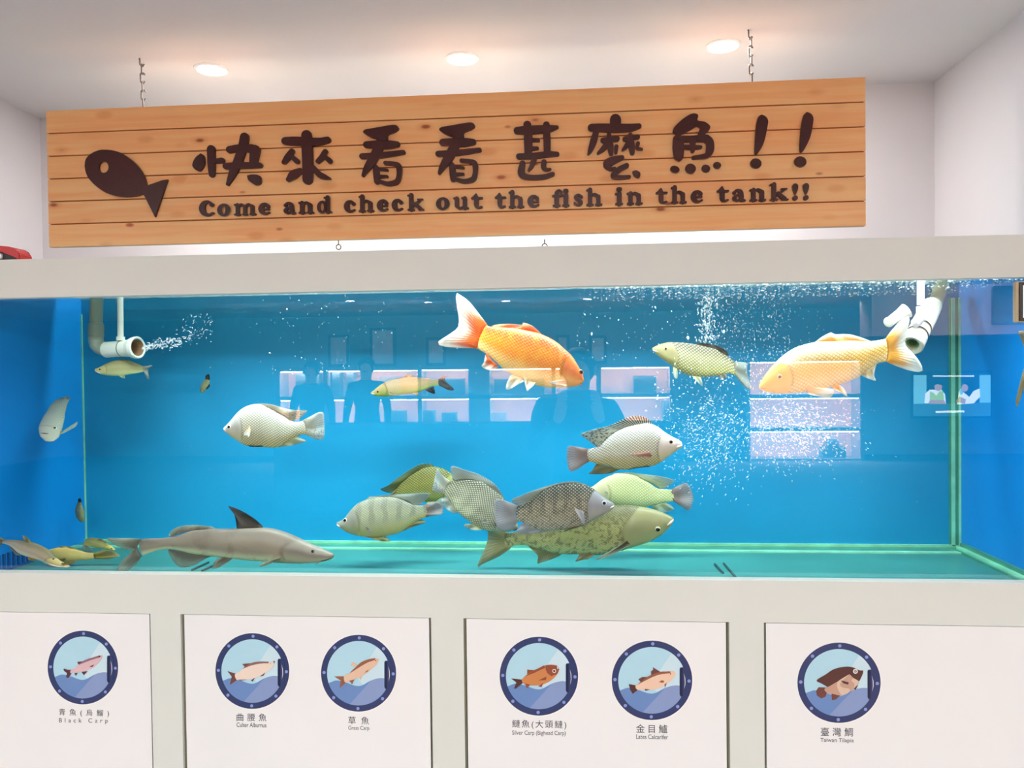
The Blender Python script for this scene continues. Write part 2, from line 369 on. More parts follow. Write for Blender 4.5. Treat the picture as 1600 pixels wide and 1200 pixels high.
character([[(120,225,74),(200,222,90),(330,215,88),(450,205,76),(535,190,36)], [(226,165,84),(235,300,90),(236,460,80)], [(425,165,70),(430,300,76),(432,450,70)],
  [(270,322,40),(342,326,34)], [(270,410,42),(330,408,34)], [(138,493,58),(300,486,60),(440,470,60),(538,468,44)], [(300,515,56),(272,590,46),(240,640,24)],
  [(400,552,56),(396,605,56),(425,632,38),(465,628,26)], [(176,565,58),(165,670,76),(230,710,56),(390,708,50),(490,678,46)]], [], Z3, f1)
character([[(1145,110,116),(1145,190,112)], [(895,195,78),(1000,196,86),(1150,200,90),(1300,194,78),(1390,178,54)], [(942,245,62),(915,340,70),(880,435,48),(862,470,22)],
  [(1015,326,54),(1080,318,56),(1160,310,60)], [(1077,270,46),(1090,380,66),(1098,460,50)], [(1070,350,60),(1010,420,50),(964,460,28)], [(1155,392,44),(1150,450,34)],
  [(1243,312,50),(1380,290,42)], [(1300,268,46),(1312,370,66),(1320,455,50)], [(1290,340,58),(1250,395,44),(1220,425,26)], [(1380,358,42),(1372,405,36),(1420,418,24)],
  [(1213,505,48),(1120,535,80),(1058,575,86),(1085,622,40),(1140,618,30)], [(1262,588,50),(1180,632,56),(1118,695,50),(1190,712,44),(1288,706,36)]],
  [[(1320,652),(1360,640),(1402,665),(1400,705),(1380,718),(1340,697)]], Z3, f1)
dot = lambda x, y, a, b, r=.3: [(x+a*math.cos(q)*math.cos(r)-b*math.sin(q)*math.sin(r), y+a*math.cos(q)*math.sin(r)+b*math.sin(q)*math.cos(r)) for q in [k*math.pi/5 for k in range(10)]]
character([[(182,295,100),(186,380,112),(188,452,96)], [(225,288,62),(330,286,60),(440,282,74)], [(455,285,78),(488,320,76),(488,400,76),(450,450,52),(330,468,36)],
  [(325,290,62),(323,402,40)], [(230,368,46),(330,370,46),(400,366,34)]],
  [[(130,212),(150,170),(230,95),(310,48),(362,48),(376,70),(370,110),(440,125),(490,165),(480,205),(445,240),(430,300),(368,300),(372,245),(392,185),(360,168),(320,190),(230,238),(190,244),(150,238)],
   [(150,280),(188,240),(225,275),(190,300)], [(160,470),(188,505),(220,480),(190,450)],
   dot(152,580,46,32), dot(303,573,52,46), dot(450,572,42,35), dot(560,540,38,30)], Z4, f4)
character([], [[(985,55),(1020,70),(1047,108),(1040,180),(1005,330),(950,428),(932,440),(920,425),(922,330),(932,180),(946,100),(960,70)], dot(932,523,54,47)], Z4, f4, name='exclamation_mark')
character([], [[(1422,30),(1458,45),(1482,82),(1478,150),(1450,280),(1390,400),(1368,418),(1355,402),(1354,330),(1366,180),(1382,90),(1397,50)], dot(1360,507,58,50)], Z4, f4, name='exclamation_mark')
# fish emblem with an eye hole
FO, fs = (110, 210), 8.571
out = cr([(190,420),(205,330),(280,255),(380,212),(480,205),(600,222),(700,262),(820,345),(920,450),(985,560),(1022,685)], 40) + \
      lin([(1022,685),(1306,585),(1130,1105)], 9)[1:] + [(975,795)] + cr([(975,795),(860,828),(730,838),(600,822),(470,778),(340,690),(245,590),(203,500),(190,420)], 30)[1:-1]
hole = [(443+67*math.cos(a), 438+77*math.sin(a)) for a in [math.pi*2*k/28 for k in range(28)]]
bm = bmesh.new()
loops = []
for P in (out, hole):
    vs = [bm.verts.new(px(FO[0]+x/fs, FO[1]+y/fs, LF)) for x, y in P]
    loops.append([bm.edges.new((vs[i], vs[(i+1) % len(vs)])) for i in range(len(vs))])
bmesh.ops.triangle_fill(bm, use_beauty=True, edges=[e for l in loops for e in l])
ext = bmesh.ops.extrude_face_region(bm, geom=list(bm.faces))
bmesh.ops.translate(bm, verts=[q for q in ext['geom'] if isinstance(q, bmesh.types.BMVert)], vec=(0, LB-LF, 0))
link('fish_emblem', bm, M_LET, sign)
# english line in fat rounded serif letters: stroke glyphs, x 0..1 of the width, y in x-heights
st = lambda x, top=.9, bot=.1, w=.36: [(x, top, w), (x, bot, w)]
def sf(x, y=.08, l=.14, w=.17): return [(x-l, y, w), (x+l, y, w)]
ARC = [(.84,.72,.26),(.6,.91,.2),(.32,.8,.36),(.22,.5,.46),(.34,.2,.38),(.62,.09,.2),(.9,.2,.15)]
GL = {
 'c': ([ARC], [(.78,.7,.14,.15)], []), 'C': ([[(x, y*1.36, w*1.1) for x, y, w in ARC]], [(.8,.98,.12,.17)], []),
 'o': ([], [], [(.5,.5,.5,.54,.12,.34)]),
 'e': ([[(.9,.2,.15),(.62,.09,.2),(.34,.2,.36),(.22,.5,.46),(.34,.8,.36),(.6,.91,.2),(.78,.72,.34),(.82,.52,.16)], [(.3,.46,.13),(.88,.46,.13)]], [], []),
 'm': ([st(.16,w=.3), st(.5,.75,w=.3), st(.84,.75,w=.3), [(.18,.78,.2),(.34,.92,.2),(.5,.72,.3)], [(.52,.78,.2),(.68,.92,.2),(.84,.72,.3)], sf(.15,l=.1), sf(.5,l=.08), sf(.86,l=.1), [(.04,.9,.16),(.16,.92,.18)]], [], []),
 'n': ([st(.24), st(.76,.72), [(.26,.78,.2),(.52,.92,.22),(.76,.7,.36)], sf(.24,l=.17), sf(.78,l=.17), [(.05,.9,.16),(.24,.92,.18)]], [], []),
 'h': ([st(.24,1.3), st(.76,.72), [(.26,.78,.2),(.52,.92,.22),(.76,.7,.36)], sf(.24,l=.17), sf(.78,l=.17), [(.05,1.26,.15),(.24,1.32,.16)]], [], []),
 'u': ([st(.24,.9,.3), st(.76,.9,.1), [(.24,.32,.36),(.45,.08,.22),(.74,.25,.22)], [(.05,.92,.15),(.24,.92,.15)], [(.58,.92,.15),(.76,.92,.15)], [(.76,.08,.16),(.96,.08,.16)]], [], []),
 'a': ([[(.14,.74,.2),(.38,.92,.2),(.64,.8,.34),(.7,.45,.38),(.72,.14,.34),(.96,.08,.16)], [(.62,.56,.14),(.36,.5,.22),(.2,.27,.34),(.4,.09,.2),(.62,.2,.18)]], [(.2,.72,.12,.13)], []),
 'd': ([st(.74,1.3), [(.52,1.28,.15),(.74,1.32,.16)], [(.76,.08,.17),(.96,.08,.17)]], [], [(.38,.5,.38,.54,.1,.33)]),
 'k': ([st(.24,1.3), sf(.24,l=.16), [(.05,1.26,.15),(.24,1.32,.16)], [(.4,.42,.2),(.78,.86,.2)], sf(.78,.92,.14,.13), [(.46,.56,.34),(.82,.14,.3)], sf(.84,.07,.13,.15)], [], []),
 't': ([[(.44,1.15,.16),(.45,.9,.36),(.45,.3,.38),(.62,.1,.22),(.92,.16,.16)], [(.06,.88,.17),(.94,.88,.17)], [(.14,.92,.15),(.42,1.2,.15)]], [], []),
 'f': ([[(.92,1.18,.2),(.7,1.33,.16),(.46,1.15,.36),(.42,.7,.4),(.42,.1,.4)], [(.05,.88,.16),(.85,.88,.16)], sf(.42,l=.32)], [(.88,1.17,.16,.14)], []),
 'i': ([st(.52,.9,w=.4), [(.1,.9,.16),(.5,.92,.18)], sf(.5,l=.36)], [(.5,1.28,.36,.17)], []),
 's': ([[(.82,.74,.22),(.52,.91,.2),(.24,.74,.3),(.5,.5,.34),(.77,.27,.3),(.48,.08,.2),(.16,.24,.2)]], [(.16,.22,.12,.14),(.82,.74,.1,.12)], []),
 '!': ([[(.5,1.1,.46),(.5,.85,.4),(.5,.5,.14)]], [(.5,.17,.42,.2)], [])}
LINE = [('C',309.7,335),('o',339,360),('m',365.3,399),('e',403.5,422),('a',441.9,461.4),('n',466,489.6),('d',495,517.4),('c',537.3,555.7),('h',560,584),('e',588.8,607),('c',612,630),('k',636,662),
 ('o',681,702.6),('u',708,732),('t',736.4,754),('t',773.3,790.4),('h',794.6,819),('e',824,843),('f',863.5,878.5),('i',878,890),('s',895.4,912),('h',916,941),('i',961,974),('n',979.4,1004),
 ('t',1025.2,1043),('h',1048.5,1073),('e',1079.5,1099),('t',1120.6,1139),('a',1143.4,1165),('n',1171.4,1197),('k',1202.5,1232),('!',1238,1247.7),('!',1255,1264.6)]
for ch, x0, x1 in LINE:
    base = 338.2-.02755*(.5*(x0+x1)-310); xh = 18.4+.0014*(x0-310)
    T = lambda x, y: (x0+x*(x1-x0), base-y*xh-.02755*(x-.5)*(x1-x0))
    strokes, dots, rings = GL[ch]; bm = bmesh.new(); k = 0
    for P in strokes:
        poly(bm, stroke_outline([T(x, y)+(wd*xh,) for x, y, wd in P]), LF-.0002*k, LB); k += 1
    for cx, cy, rx, ry in dots:
        poly(bm, [T(cx+rx*math.cos(a), cy+ry*math.sin(a)) for a in [k2*math.pi/9 for k2 in range(18)]], LF-.0002*k, LB); k += 1
    for cx, cy, rx, ry, ix, iy in rings:
        A = [[(px(*T(cx+q*math.cos(a), cy+w2*math.sin(a)), Yv)) for a in [k2*math.pi/14 for k2 in range(28)]] for q, w2, Yv in ((rx,ry,LB),(rx,ry,LF),(ix,iy,LF),(ix,iy,LB))]
        V = [[bm.verts.new(p) for p in R] for R in A]
        for a, b in zip(V, V[1:]):
            for k2 in range(28): bm.faces.new((a[k2], a[(k2+1) % 28], b[(k2+1) % 28], b[k2]))
    link('exclamation_mark' if ch == '!' else 'letter', bm, M_LET, sign)
for x, y in ((529, 386), (851, 384.5)):
    c0 = px(x, y, SY+.01); bm = bmesh.new(); R = .0075
    tube(bm, [c0+Vector((R*math.cos(a), 0, R*math.sin(a))) for a in [k*math.pi/8 for k in range(17)]], .0016, 8)
    tube(bm, [c0+Vector((0, 0, R)), c0+Vector((0, 0, .02))], .0016, 8); link('screw_eye', bm, M_STEEL, sign)
# chains
def chain(label, xt, yt, xb, yb, hang):
    bot = px(xb, yb, SY+.01); bot.z = sz1; top = px(xt, yt, SY+.01); top.x = bot.x + (top.x-bot.x)*.9
    o = thing('sign_chain', label, 'chain', bot, 'chains holding the wooden sign')
    bm = bmesh.new()
    tube(bm, [Vector((top.x-.006, SY+.01, CZ-.0005)), Vector((top.x+.002, SY+.01, top.z+.03)), Vector((top.x+.012, SY+.01, top.z+.012)), Vector((top.x+.008, SY+.01, top.z-.004)), Vector((top.x-.004, SY+.01, top.z-.004)), Vector((top.x-.008, SY+.01, top.z+.01))], .002, 8)
    link('ceiling_hook', bm, M_STEEL, o)
    L = .031; pitch = .0255; n = round((top.z-bot.z)/pitch); pitch = (top.z-bot.z)/n
    def ring(c, turn, tilt=None):
        bm = bmesh.new(); P = []
        for k in range(17):
            a = k*2*math.pi/16; P.append(Vector((.0062*math.cos(a), 0, (L/2-.0062)*(1 if math.sin(a) >= 0 else -1)+.0062*math.sin(a))))
        R = Matrix.Rotation(turn, 3, 'Z')
        if tilt: R = Matrix.Rotation(tilt, 3, 'Y') @ R
        tube(bm, [c + R @ p for p in P], .0021, 8); link('chain_link', bm, M_STEEL, o)
    for k in range(n):
        f = (k+.5)/n; ring(bot.lerp(top, f), (math.radians(20) if k % 2 else math.radians(100)))
    ring(top+Vector((hang[0], 0, hang[1])), .3, hang[2])
chain('small metal chain over the left end of the wooden sign', 219, 48, 225, 163, (-.016, -.012, math.radians(95)))
chain('small metal chain over the right end of the wooden sign', 1171, -12, 1174, 128, (-.012, -.03, math.radians(30)))

# ------------------------------------------------------------------ ceiling downlights of the alcove
M_LAMP = emit('downlight_glow', (1, .97, .9, 1), 9)
def downlight(name, label, p, group, r=.05, power=0, cat='light'):
    o = thing(name, label, cat, (p.x, p.y, CZ), group)
    bm = bmesh.new(); lathe(bm, (p.x, p.y, CZ+.0005), (0, 0, -1), [(0, r*1.28), (.004, r*1.25), (.006, r*1.1), (.003, r), (0, r)]); link('trim_ring', bm, M_WHITE, o)
    bm = bmesh.new(); lathe(bm, (p.x, p.y, CZ-.0005), (0, 0, -1), [(0, r*.99), (.004, r*.9), (.0045, 0)]); link('lamp_face', bm, M_LAMP, o)
    if power:
        l = bpy.data.lights.new('downlight', 'AREA'); l.shape = 'DISK'; l.size = r*1.8; l.energy = power; l.color = (1, .98, .95)
        q = bpy.data.objects.new('downlight', l); q.location = (p.x, p.y, CZ-.012); COL.objects.link(q)
def ceil_pt(x, y):
    d = RT*((x-800)/FPX) + UP*((600-y)/FPX) + FW; return CAM + d*((CZ-CAM.z)/d.z)
for x, y, wh in ((330, 108, 'leftmost of the three, above the fish emblem'), (722, 91, 'middle of the three in the ceiling'), (1130, 71, 'rightmost of the three, beside the right chain')):
    downlight('ceiling_downlight', 'round white ceiling downlight, '+wh, ceil_pt(x, y), 'downlights above the sign', .042, 7)

# ------------------------------------------------------------------ small things on and in the tank
o = thing('red_clip', 'red plastic clip with black base lying on the cabinet top edge', 'clip', px(8, 404, .02))
zt = ZT
def slab(bm, P, y0, y1, mi):
    a = [bm.verts.new((x, y0, z)) for x, z in P]; b = [bm.verts.new((x, y1, z)) for x, z in P]
    for f in (a, b[::-1]): bm.faces.new(f).material_index = mi
    for i in range(len(a)): j = (i+1) % len(a); bm.faces.new((a[j], a[i], b[i], b[j])).material_index = mi
def pz(x, y, Y=.004): q = px(x, y, Y); return q.x, q.z
rx = [pz(x, y) for x, y in ((-60,385),(0,382.8),(14,384),(22,386),(24,390),(30,395),(31,404),(23,402),(18,397),(6,395),(2,391),(-60,392))]
dz = zt + .0005 - min(z for _, z in rx)
bm = bmesh.new(); slab(bm, [(x, z+dz) for x, z in rx], .004, .05, 0); bmesh.ops.bevel(bm, geom=list(bm.edges), offset=.002, segments=2, affect='EDGES'); link('shell', bm, M_RED, o)
bk = [pz(x, y) for x, y in ((-60,393),(3,394),(8,396),(18,398),(23,403),(-60,404))]
bm = bmesh.new(); slab(bm, [(x, max(z+dz, zt+.0005)) for x, z in bk], .007, .046, 0); link('base', bm, M_BLACK, o)
q = px(-1, 399, .004); bm = bmesh.new(); lathe(bm, (q.x, .0075, q.z+dz), (0, -1, 0), [(0, .0075), (.006, .0072), (.007, .005), (.007, 0)]); link('button', bm, M_WHITE, o)

# display unit at the right end, on the glass
DP = px(1591, 468, -.012)
o = thing('wall_display', 'white faced display with black bezel at the top right of the tank', 'display', (px(1640, 468, -.02).x, -.012, px(1600, 468, -.02).z))
a, b = px(1589, 439, -.02), px(1760, 501, -.02)
bm = bmesh.new(); box(bm, (a.x, -.016, b.z), (b.x, -.002, a.z), bev=.004); link('case', bm, M_TAN, o)
bm = bmesh.new(); box(bm, (a.x+.006, -.020, b.z+.003), (b.x-.006, -.0155, a.z-.003), bev=.0015); link('bezel', bm, M_BLACK, o)
bm = bmesh.new(); box(bm, (a.x+.013, -.0212, b.z+.010), (b.x-.013, -.0198, a.z-.010)); link('screen', bm, emit('white_screen', (1, 1, 1, 1), 1.2), o)

# pumps
PY = .40
o = thing('water_outlet', 'white pipe outlet with flared nozzle blowing bubbles at the tank left', 'pipe', px(150, 545, PY), 'pump outlets')
P = lambda x, y, Y=PY: px(x, y, Y)
bm = bmesh.new(); tube(bm, [P(151, 436), P(150, 505)], [pr(10, PY)]*2, 20); tube(bm, [P(150, 505), P(150, 507), P(150, 525), P(150, 527)], [pr(10, PY), pr(12, PY), pr(12, PY), pr(10.5, PY)], 20); link('feed_pipe', bm, plain('shaded_pvc', S(150, 156, 142), .4), o)  # pipe and elbow: greenish shadow put into the PVC colour
bm = bmesh.new(); tube(bm, [P(150, 523), P(150, 532), P(152, 539), P(156, 543), P(162, 545.5), P(170, 546)], [pr(11.5, PY)]*6, 20); link('elbow', bm, plain('shaded_pvc', S(150, 156, 142), .4), o)
A, B = P(166, 546.5, PY), P(215, 543, PY-.022); ax = B-A; Ln = ax.length; R = pr(1, PY)
bm = bmesh.new(); lathe(bm, A, ax, [(0, 8*R), (0, 13*R), (Ln*.5, 13*R), (Ln*.5, 12*R, 2), (Ln*.53, 12*R, 2), (Ln*.53, 13.4*R, 2), (Ln*.74, 14*R), (Ln*.9, 17.5*R), (Ln, 18*R), (Ln*1.02, 16.5*R), (Ln, 14*R), (Ln*.85, 11*R, 1), (Ln*.6, 9*R, 1), (Ln*.6, 0, 1)]); link('nozzle', bm, [M_PVC, M_PVCIN, M_GRV], o)
bm = bmesh.new(); tube(bm, [P(187.5, 436, PY-.02), P(188.5, 530, PY-.02)], pr(4.6, PY), 14); tube(bm, [P(188.5, 526, PY-.02), P(188.5, 532, PY-.02)], pr(6.5, PY), 14); link('air_tube', bm, M_PVC, o)
PY = .22
o = thing('water_outlet', 'white elbow pipe and ribbed nozzle behind the pale carp tail', 'pipe', P(1432, 510, PY), 'pump outlets')
zo = lambda x, y, Y=.27: px(1370+x/7.06, 430+y/7.06, Y)
A, B = zo(560, 430, .31), zo(385, 770, .21); ax = B-A; Ln = ax.length; R = pr(1, .2)
bm = bmesh.new(); lathe(bm, A, ax, [(-.3*Ln, 0), (-.3*Ln, 15*R), (.1*Ln, 16*R), (.45*Ln, 16*R), (.45*Ln, 14*R, 2), (.52*Ln, 14*R, 2), (.52*Ln, 16*R, 2), (.66*Ln, 16*R), (.66*Ln, 14*R, 2), (.73*Ln, 14*R, 2), (.73*Ln, 16.4*R, 2), (1.0*Ln, 16.8*R), (1.02*Ln, 15*R), (1.0*Ln, 11*R), (.93*Ln, 9*R), (.93*Ln, 6*R, 1), (.8*Ln, 5*R, 1), (.8*Ln, 0, 1)]); link('nozzle', bm, [M_PVCS, plain('green_bore', S(92, 130, 70), .5), M_GRV], o)
bm = bmesh.new(); tube(bm, [zo(482, 0, .21), zo(484, 330, .21), ], pr(5.3, .21), 18); tube(bm, [zo(488, 345, .21), zo(488, 440, .21), zo(480, 480, .21), zo(455, 510, .21), zo(420, 530, .22)], pr(6.9, .21), 18); link('air_tube', bm, plain('lilac_pvc', S(208, 202, 218), .35), o)
bm = bmesh.new(); tube(bm, [zo(560, 470, .30), zo(650, 300, .47), zo(740, 60, .56), zo(752, 15, .56)], [pr(10, .30), pr(10, .47), pr(10, .56), pr(10, .56)], 20); link('feed_pipe', bm, plain('water_hazed_pvc', S(178, 166, 138), .4), o)  # far pipe: haze of the water put into its beige colour
bm = bmesh.new(); tube(bm, [zo(330, 390, .25), zo(250, 440, .25), zo(130, 520, .24)], [pr(12, .2), pr(9, .2), pr(7, .19)], 18); lathe(bm, zo(140, 512, .24), zo(120, 526, .235)-zo(140, 512, .24), [(0, 7*R), (.002, 8*R), (.005, 8*R), (.007, 5*R), (.007, 0)]); link('side_port', bm, M_PVC, o)
# dark strips on the tank floor
for x0, y0, x1, y1, lb in ((300,892,326,880,'thin dark strip on tank floor below the catfish, left of the pair'), (316,893,336,884,'thin dark strip on tank floor below the catfish, right of the pair'), (1117,883,1130,897,'short dark strip on tank floor right of the big carp'), (1131,882,1151,905,'long dark strip on tank floor right of the big carp')):
    def fl(x, y):
        d = RT*((x-800)/FPX) + UP*((600-y)/FPX) + FW; return CAM + d*((TZ0-CAM.z)/d.z)
    a, b = fl(x0, y0), fl(x1, y1); a.z = b.z = TZ0+.003; bm = bmesh.new(); tube(bm, [a, b], .003, 8)
    tag(link('dark_strip', bm, plain('dark_teal', S(40, 70, 74), .6)), lb, 'strip', 'dark strips on the tank floor')

# ------------------------------------------------------------------ fish
def fish_mat(name, back, side, belly, head, n=34, edge=.35, hi=.25, bars=0.0, barn=9, mott=0.0, mcol=None, sg=.24, patch=None, rough=.38, hl=None, mscale=26, midv=.55):
    """u = length along the body, v = height; rel = (s, 0 belly .. 1 back)"""
    t = NT(name)
    uv = t.n('UVMap', uv_map='UVMap'); rl = t.n('UVMap', uv_map='rel')
    a = t.n('SeparateXYZ'); t.t.links.new(uv.outputs[0], a.inputs[0]); b = t.n('SeparateXYZ'); t.t.links.new(rl.outputs[0], b.inputs[0])
    u, v, s, r = a.outputs[0], a.outputs[1], b.outputs[0], b.outputs[1]
    nz = t.noise(9, 3, uv.outputs[0])
    rr = t.math('ADD', r, t.math('MULTIPLY_ADD', nz, .16, -.08))
    c = t.mix(t.ramp(rr, .1, midv-.08), belly, side); c = t.mix(t.ramp(rr, midv, .92), c, back)
    if patch:   # (colour, s0, s1): a colour that takes over towards the tail
        c = t.mix(t.ramp(t.math('MULTIPLY_ADD', nz, .12, s), patch[1], patch[2]), c, patch[0])
    if mott:
        mk = t.ramp(t.noise(mscale, 4, uv.outputs[0], .6, .7), .48, .60); c = t.mix(t.math('MULTIPLY', mk, mott), c, mcol or back)
    if bars:
        wv = t.math('SINE', t.math('MULTIPLY_ADD', nz, 4.0, t.math('MULTIPLY', s, barn*6.283)))
        k = t.math('MULTIPLY', t.ramp(wv, -.1, .7), t.math('MULTIPLY', t.ramp(rr, .28, .6), bars)); c = t.mix(k, c, mcol or back)
    # scale lattice
    A = t.math('MULTIPLY_ADD', v, n*1.25, t.math('MULTIPLY', u, n)); B = t.math('MULTIPLY_ADD', v, -n*1.25, t.math('MULTIPLY', u, n))
    fa = t.math('ABSOLUTE', t.math('SUBTRACT', t.math('FRACT', A), .5)); fb = t.math('ABSOLUTE', t.math('SUBTRACT', t.math('FRACT', B), .5))
    ln = t.math('MAXIMUM', fa, fb)
    body = t.ramp(t.math('ADD', s, t.math('MULTIPLY', t.math('POWER', t.math('ABSOLUTE', t.math('SUBTRACT', r, .45)), 2.0), .25)), sg-.008, sg+.012)
    if edge:
        eg = t.math('MULTIPLY', t.ramp(ln, .30, .46), t.math('MULTIPLY', body, edge)); c = t.mix(eg, c, t.mix(.75, c, (.01, .008, .005, 1), 'MIX'))
        h2 = t.math('MULTIPLY', t.ramp(ln, .30, .12), t.math('MULTIPLY', body, hi)); c = t.mix(h2, c, hl or (1, 1, .95, 1))
    hc = t.mix(t.ramp(rr, .2, .6), t.mix(.55, head, belly), head)
    c = t.mix(body, hc, c)
    gl = t.math('MULTIPLY', body, t.math('SUBTRACT', 1.0, t.ramp(t.math('ADD', s, t.math('MULTIPLY', t.math('POWER', t.math('ABSOLUTE', t.math('SUBTRACT', r, .45)), 2.0), .25)), sg+.01, sg+.035)))
    gl = t.math('MULTIPLY', gl, t.math('MULTIPLY', t.ramp(r, .12, .25), t.ramp(r, .85, .7)))
    c = t.mix(t.math('MULTIPLY', gl, .55), c, t.mix(.6, c, (.02, .012, .008, 1)))
    if edge: t.bump(t.math('MULTIPLY', t.ramp(ln, .48, .2), body), .35, .0012)
    return t.fin(c, rough, .5)
def fin_mat(name, base, tip, ray=.35, n=26, alpha=.95, spots=0.0, raycol=None, stripe=0.0, mid=.5):
    t = NT(name); uv = t.n('UVMap', uv_map='UVMap'); a = t.n('SeparateXYZ'); t.t.links.new(uv.outputs[0], a.inputs[0])
    u, v = a.outputs[0], a.outputs[1]
    nz = t.noise(7, 2, uv.outputs[0])
    c = t.mix(t.ramp(t.math('MULTIPLY_ADD', nz, .3, t.math('SUBTRACT', v, .15)), mid-.3, mid+.35), base, tip)
    wv = t.math('SINE', t.math('MULTIPLY', u, n*6.283))
    k = t.math('MULTIPLY', t.ramp(wv, .0, .9), ray); c = t.mix(k, c, raycol or t.mix(.6, c, (.02, .02, .02, 1)))
    if stripe:
        k = t.math('MULTIPLY', t.ramp(wv, -.25, .25), t.math('MULTIPLY', t.ramp(u, .62, .5), stripe)); c = t.mix(k, c, (.012, .016, .018, 1))
    if spots:
        vo = t.n('TexVoronoi'); vo.inputs['Scale'].default_value = 1; t.t.links.new(t.mapping(uv.outputs[0], (34, 9, 1)), vo.inputs['Vector'])
        c = t.mix(t.math('MULTIPLY', t.math('MULTIPLY', t.ramp(vo.outputs['Distance'], .5, .3), t.ramp(u, .45, .6)), spots), c, (.03, .04, .045, 1))
    t.bump(wv, .25, .001)
    t.fin(c, .45, .4)
    tl = t.n('BsdfTranslucent'); t.set(tl.inputs[0], c); mx = t.n('MixShader'); mx.inputs[0].default_value = .5
    t.t.links.new(t.b.outputs[0], mx.inputs[1]); t.t.links.new(tl.outputs[0], mx.inputs[2])
    tr = t.n('BsdfTransparent'); m2 = t.n('MixShader'); t.set(m2.inputs[0], t.ramp(v, .5, 1.1, alpha, max(0, alpha-.3)))
    t.t.links.new(tr.outputs[0], m2.inputs[1]); t.t.links.new(mx.outputs[0], m2.inputs[2]); t.t.links.new(m2.outputs[0], t.out.inputs[0]); return t.m
M_PUPIL = plain('fish_pupil', S(8, 8, 10), .12, .6)
def iris(n, c): return plain('fish_iris_'+n, c, .25, .6)
PROF = ((0, .34), (.1, .70), (.28, 1.0), (.5, .93), (.7, .62), (.88, .26), (1, .12))
def prof(s):
    for (a, p), (b, q) in zip(PROF, PROF[1:]):
        if s <= b: f = (s-a)/(b-a); f = f*f*(3-2*f); return p+(q-p)*f
    return PROF[-1][1]
NR, NA = 52, 36
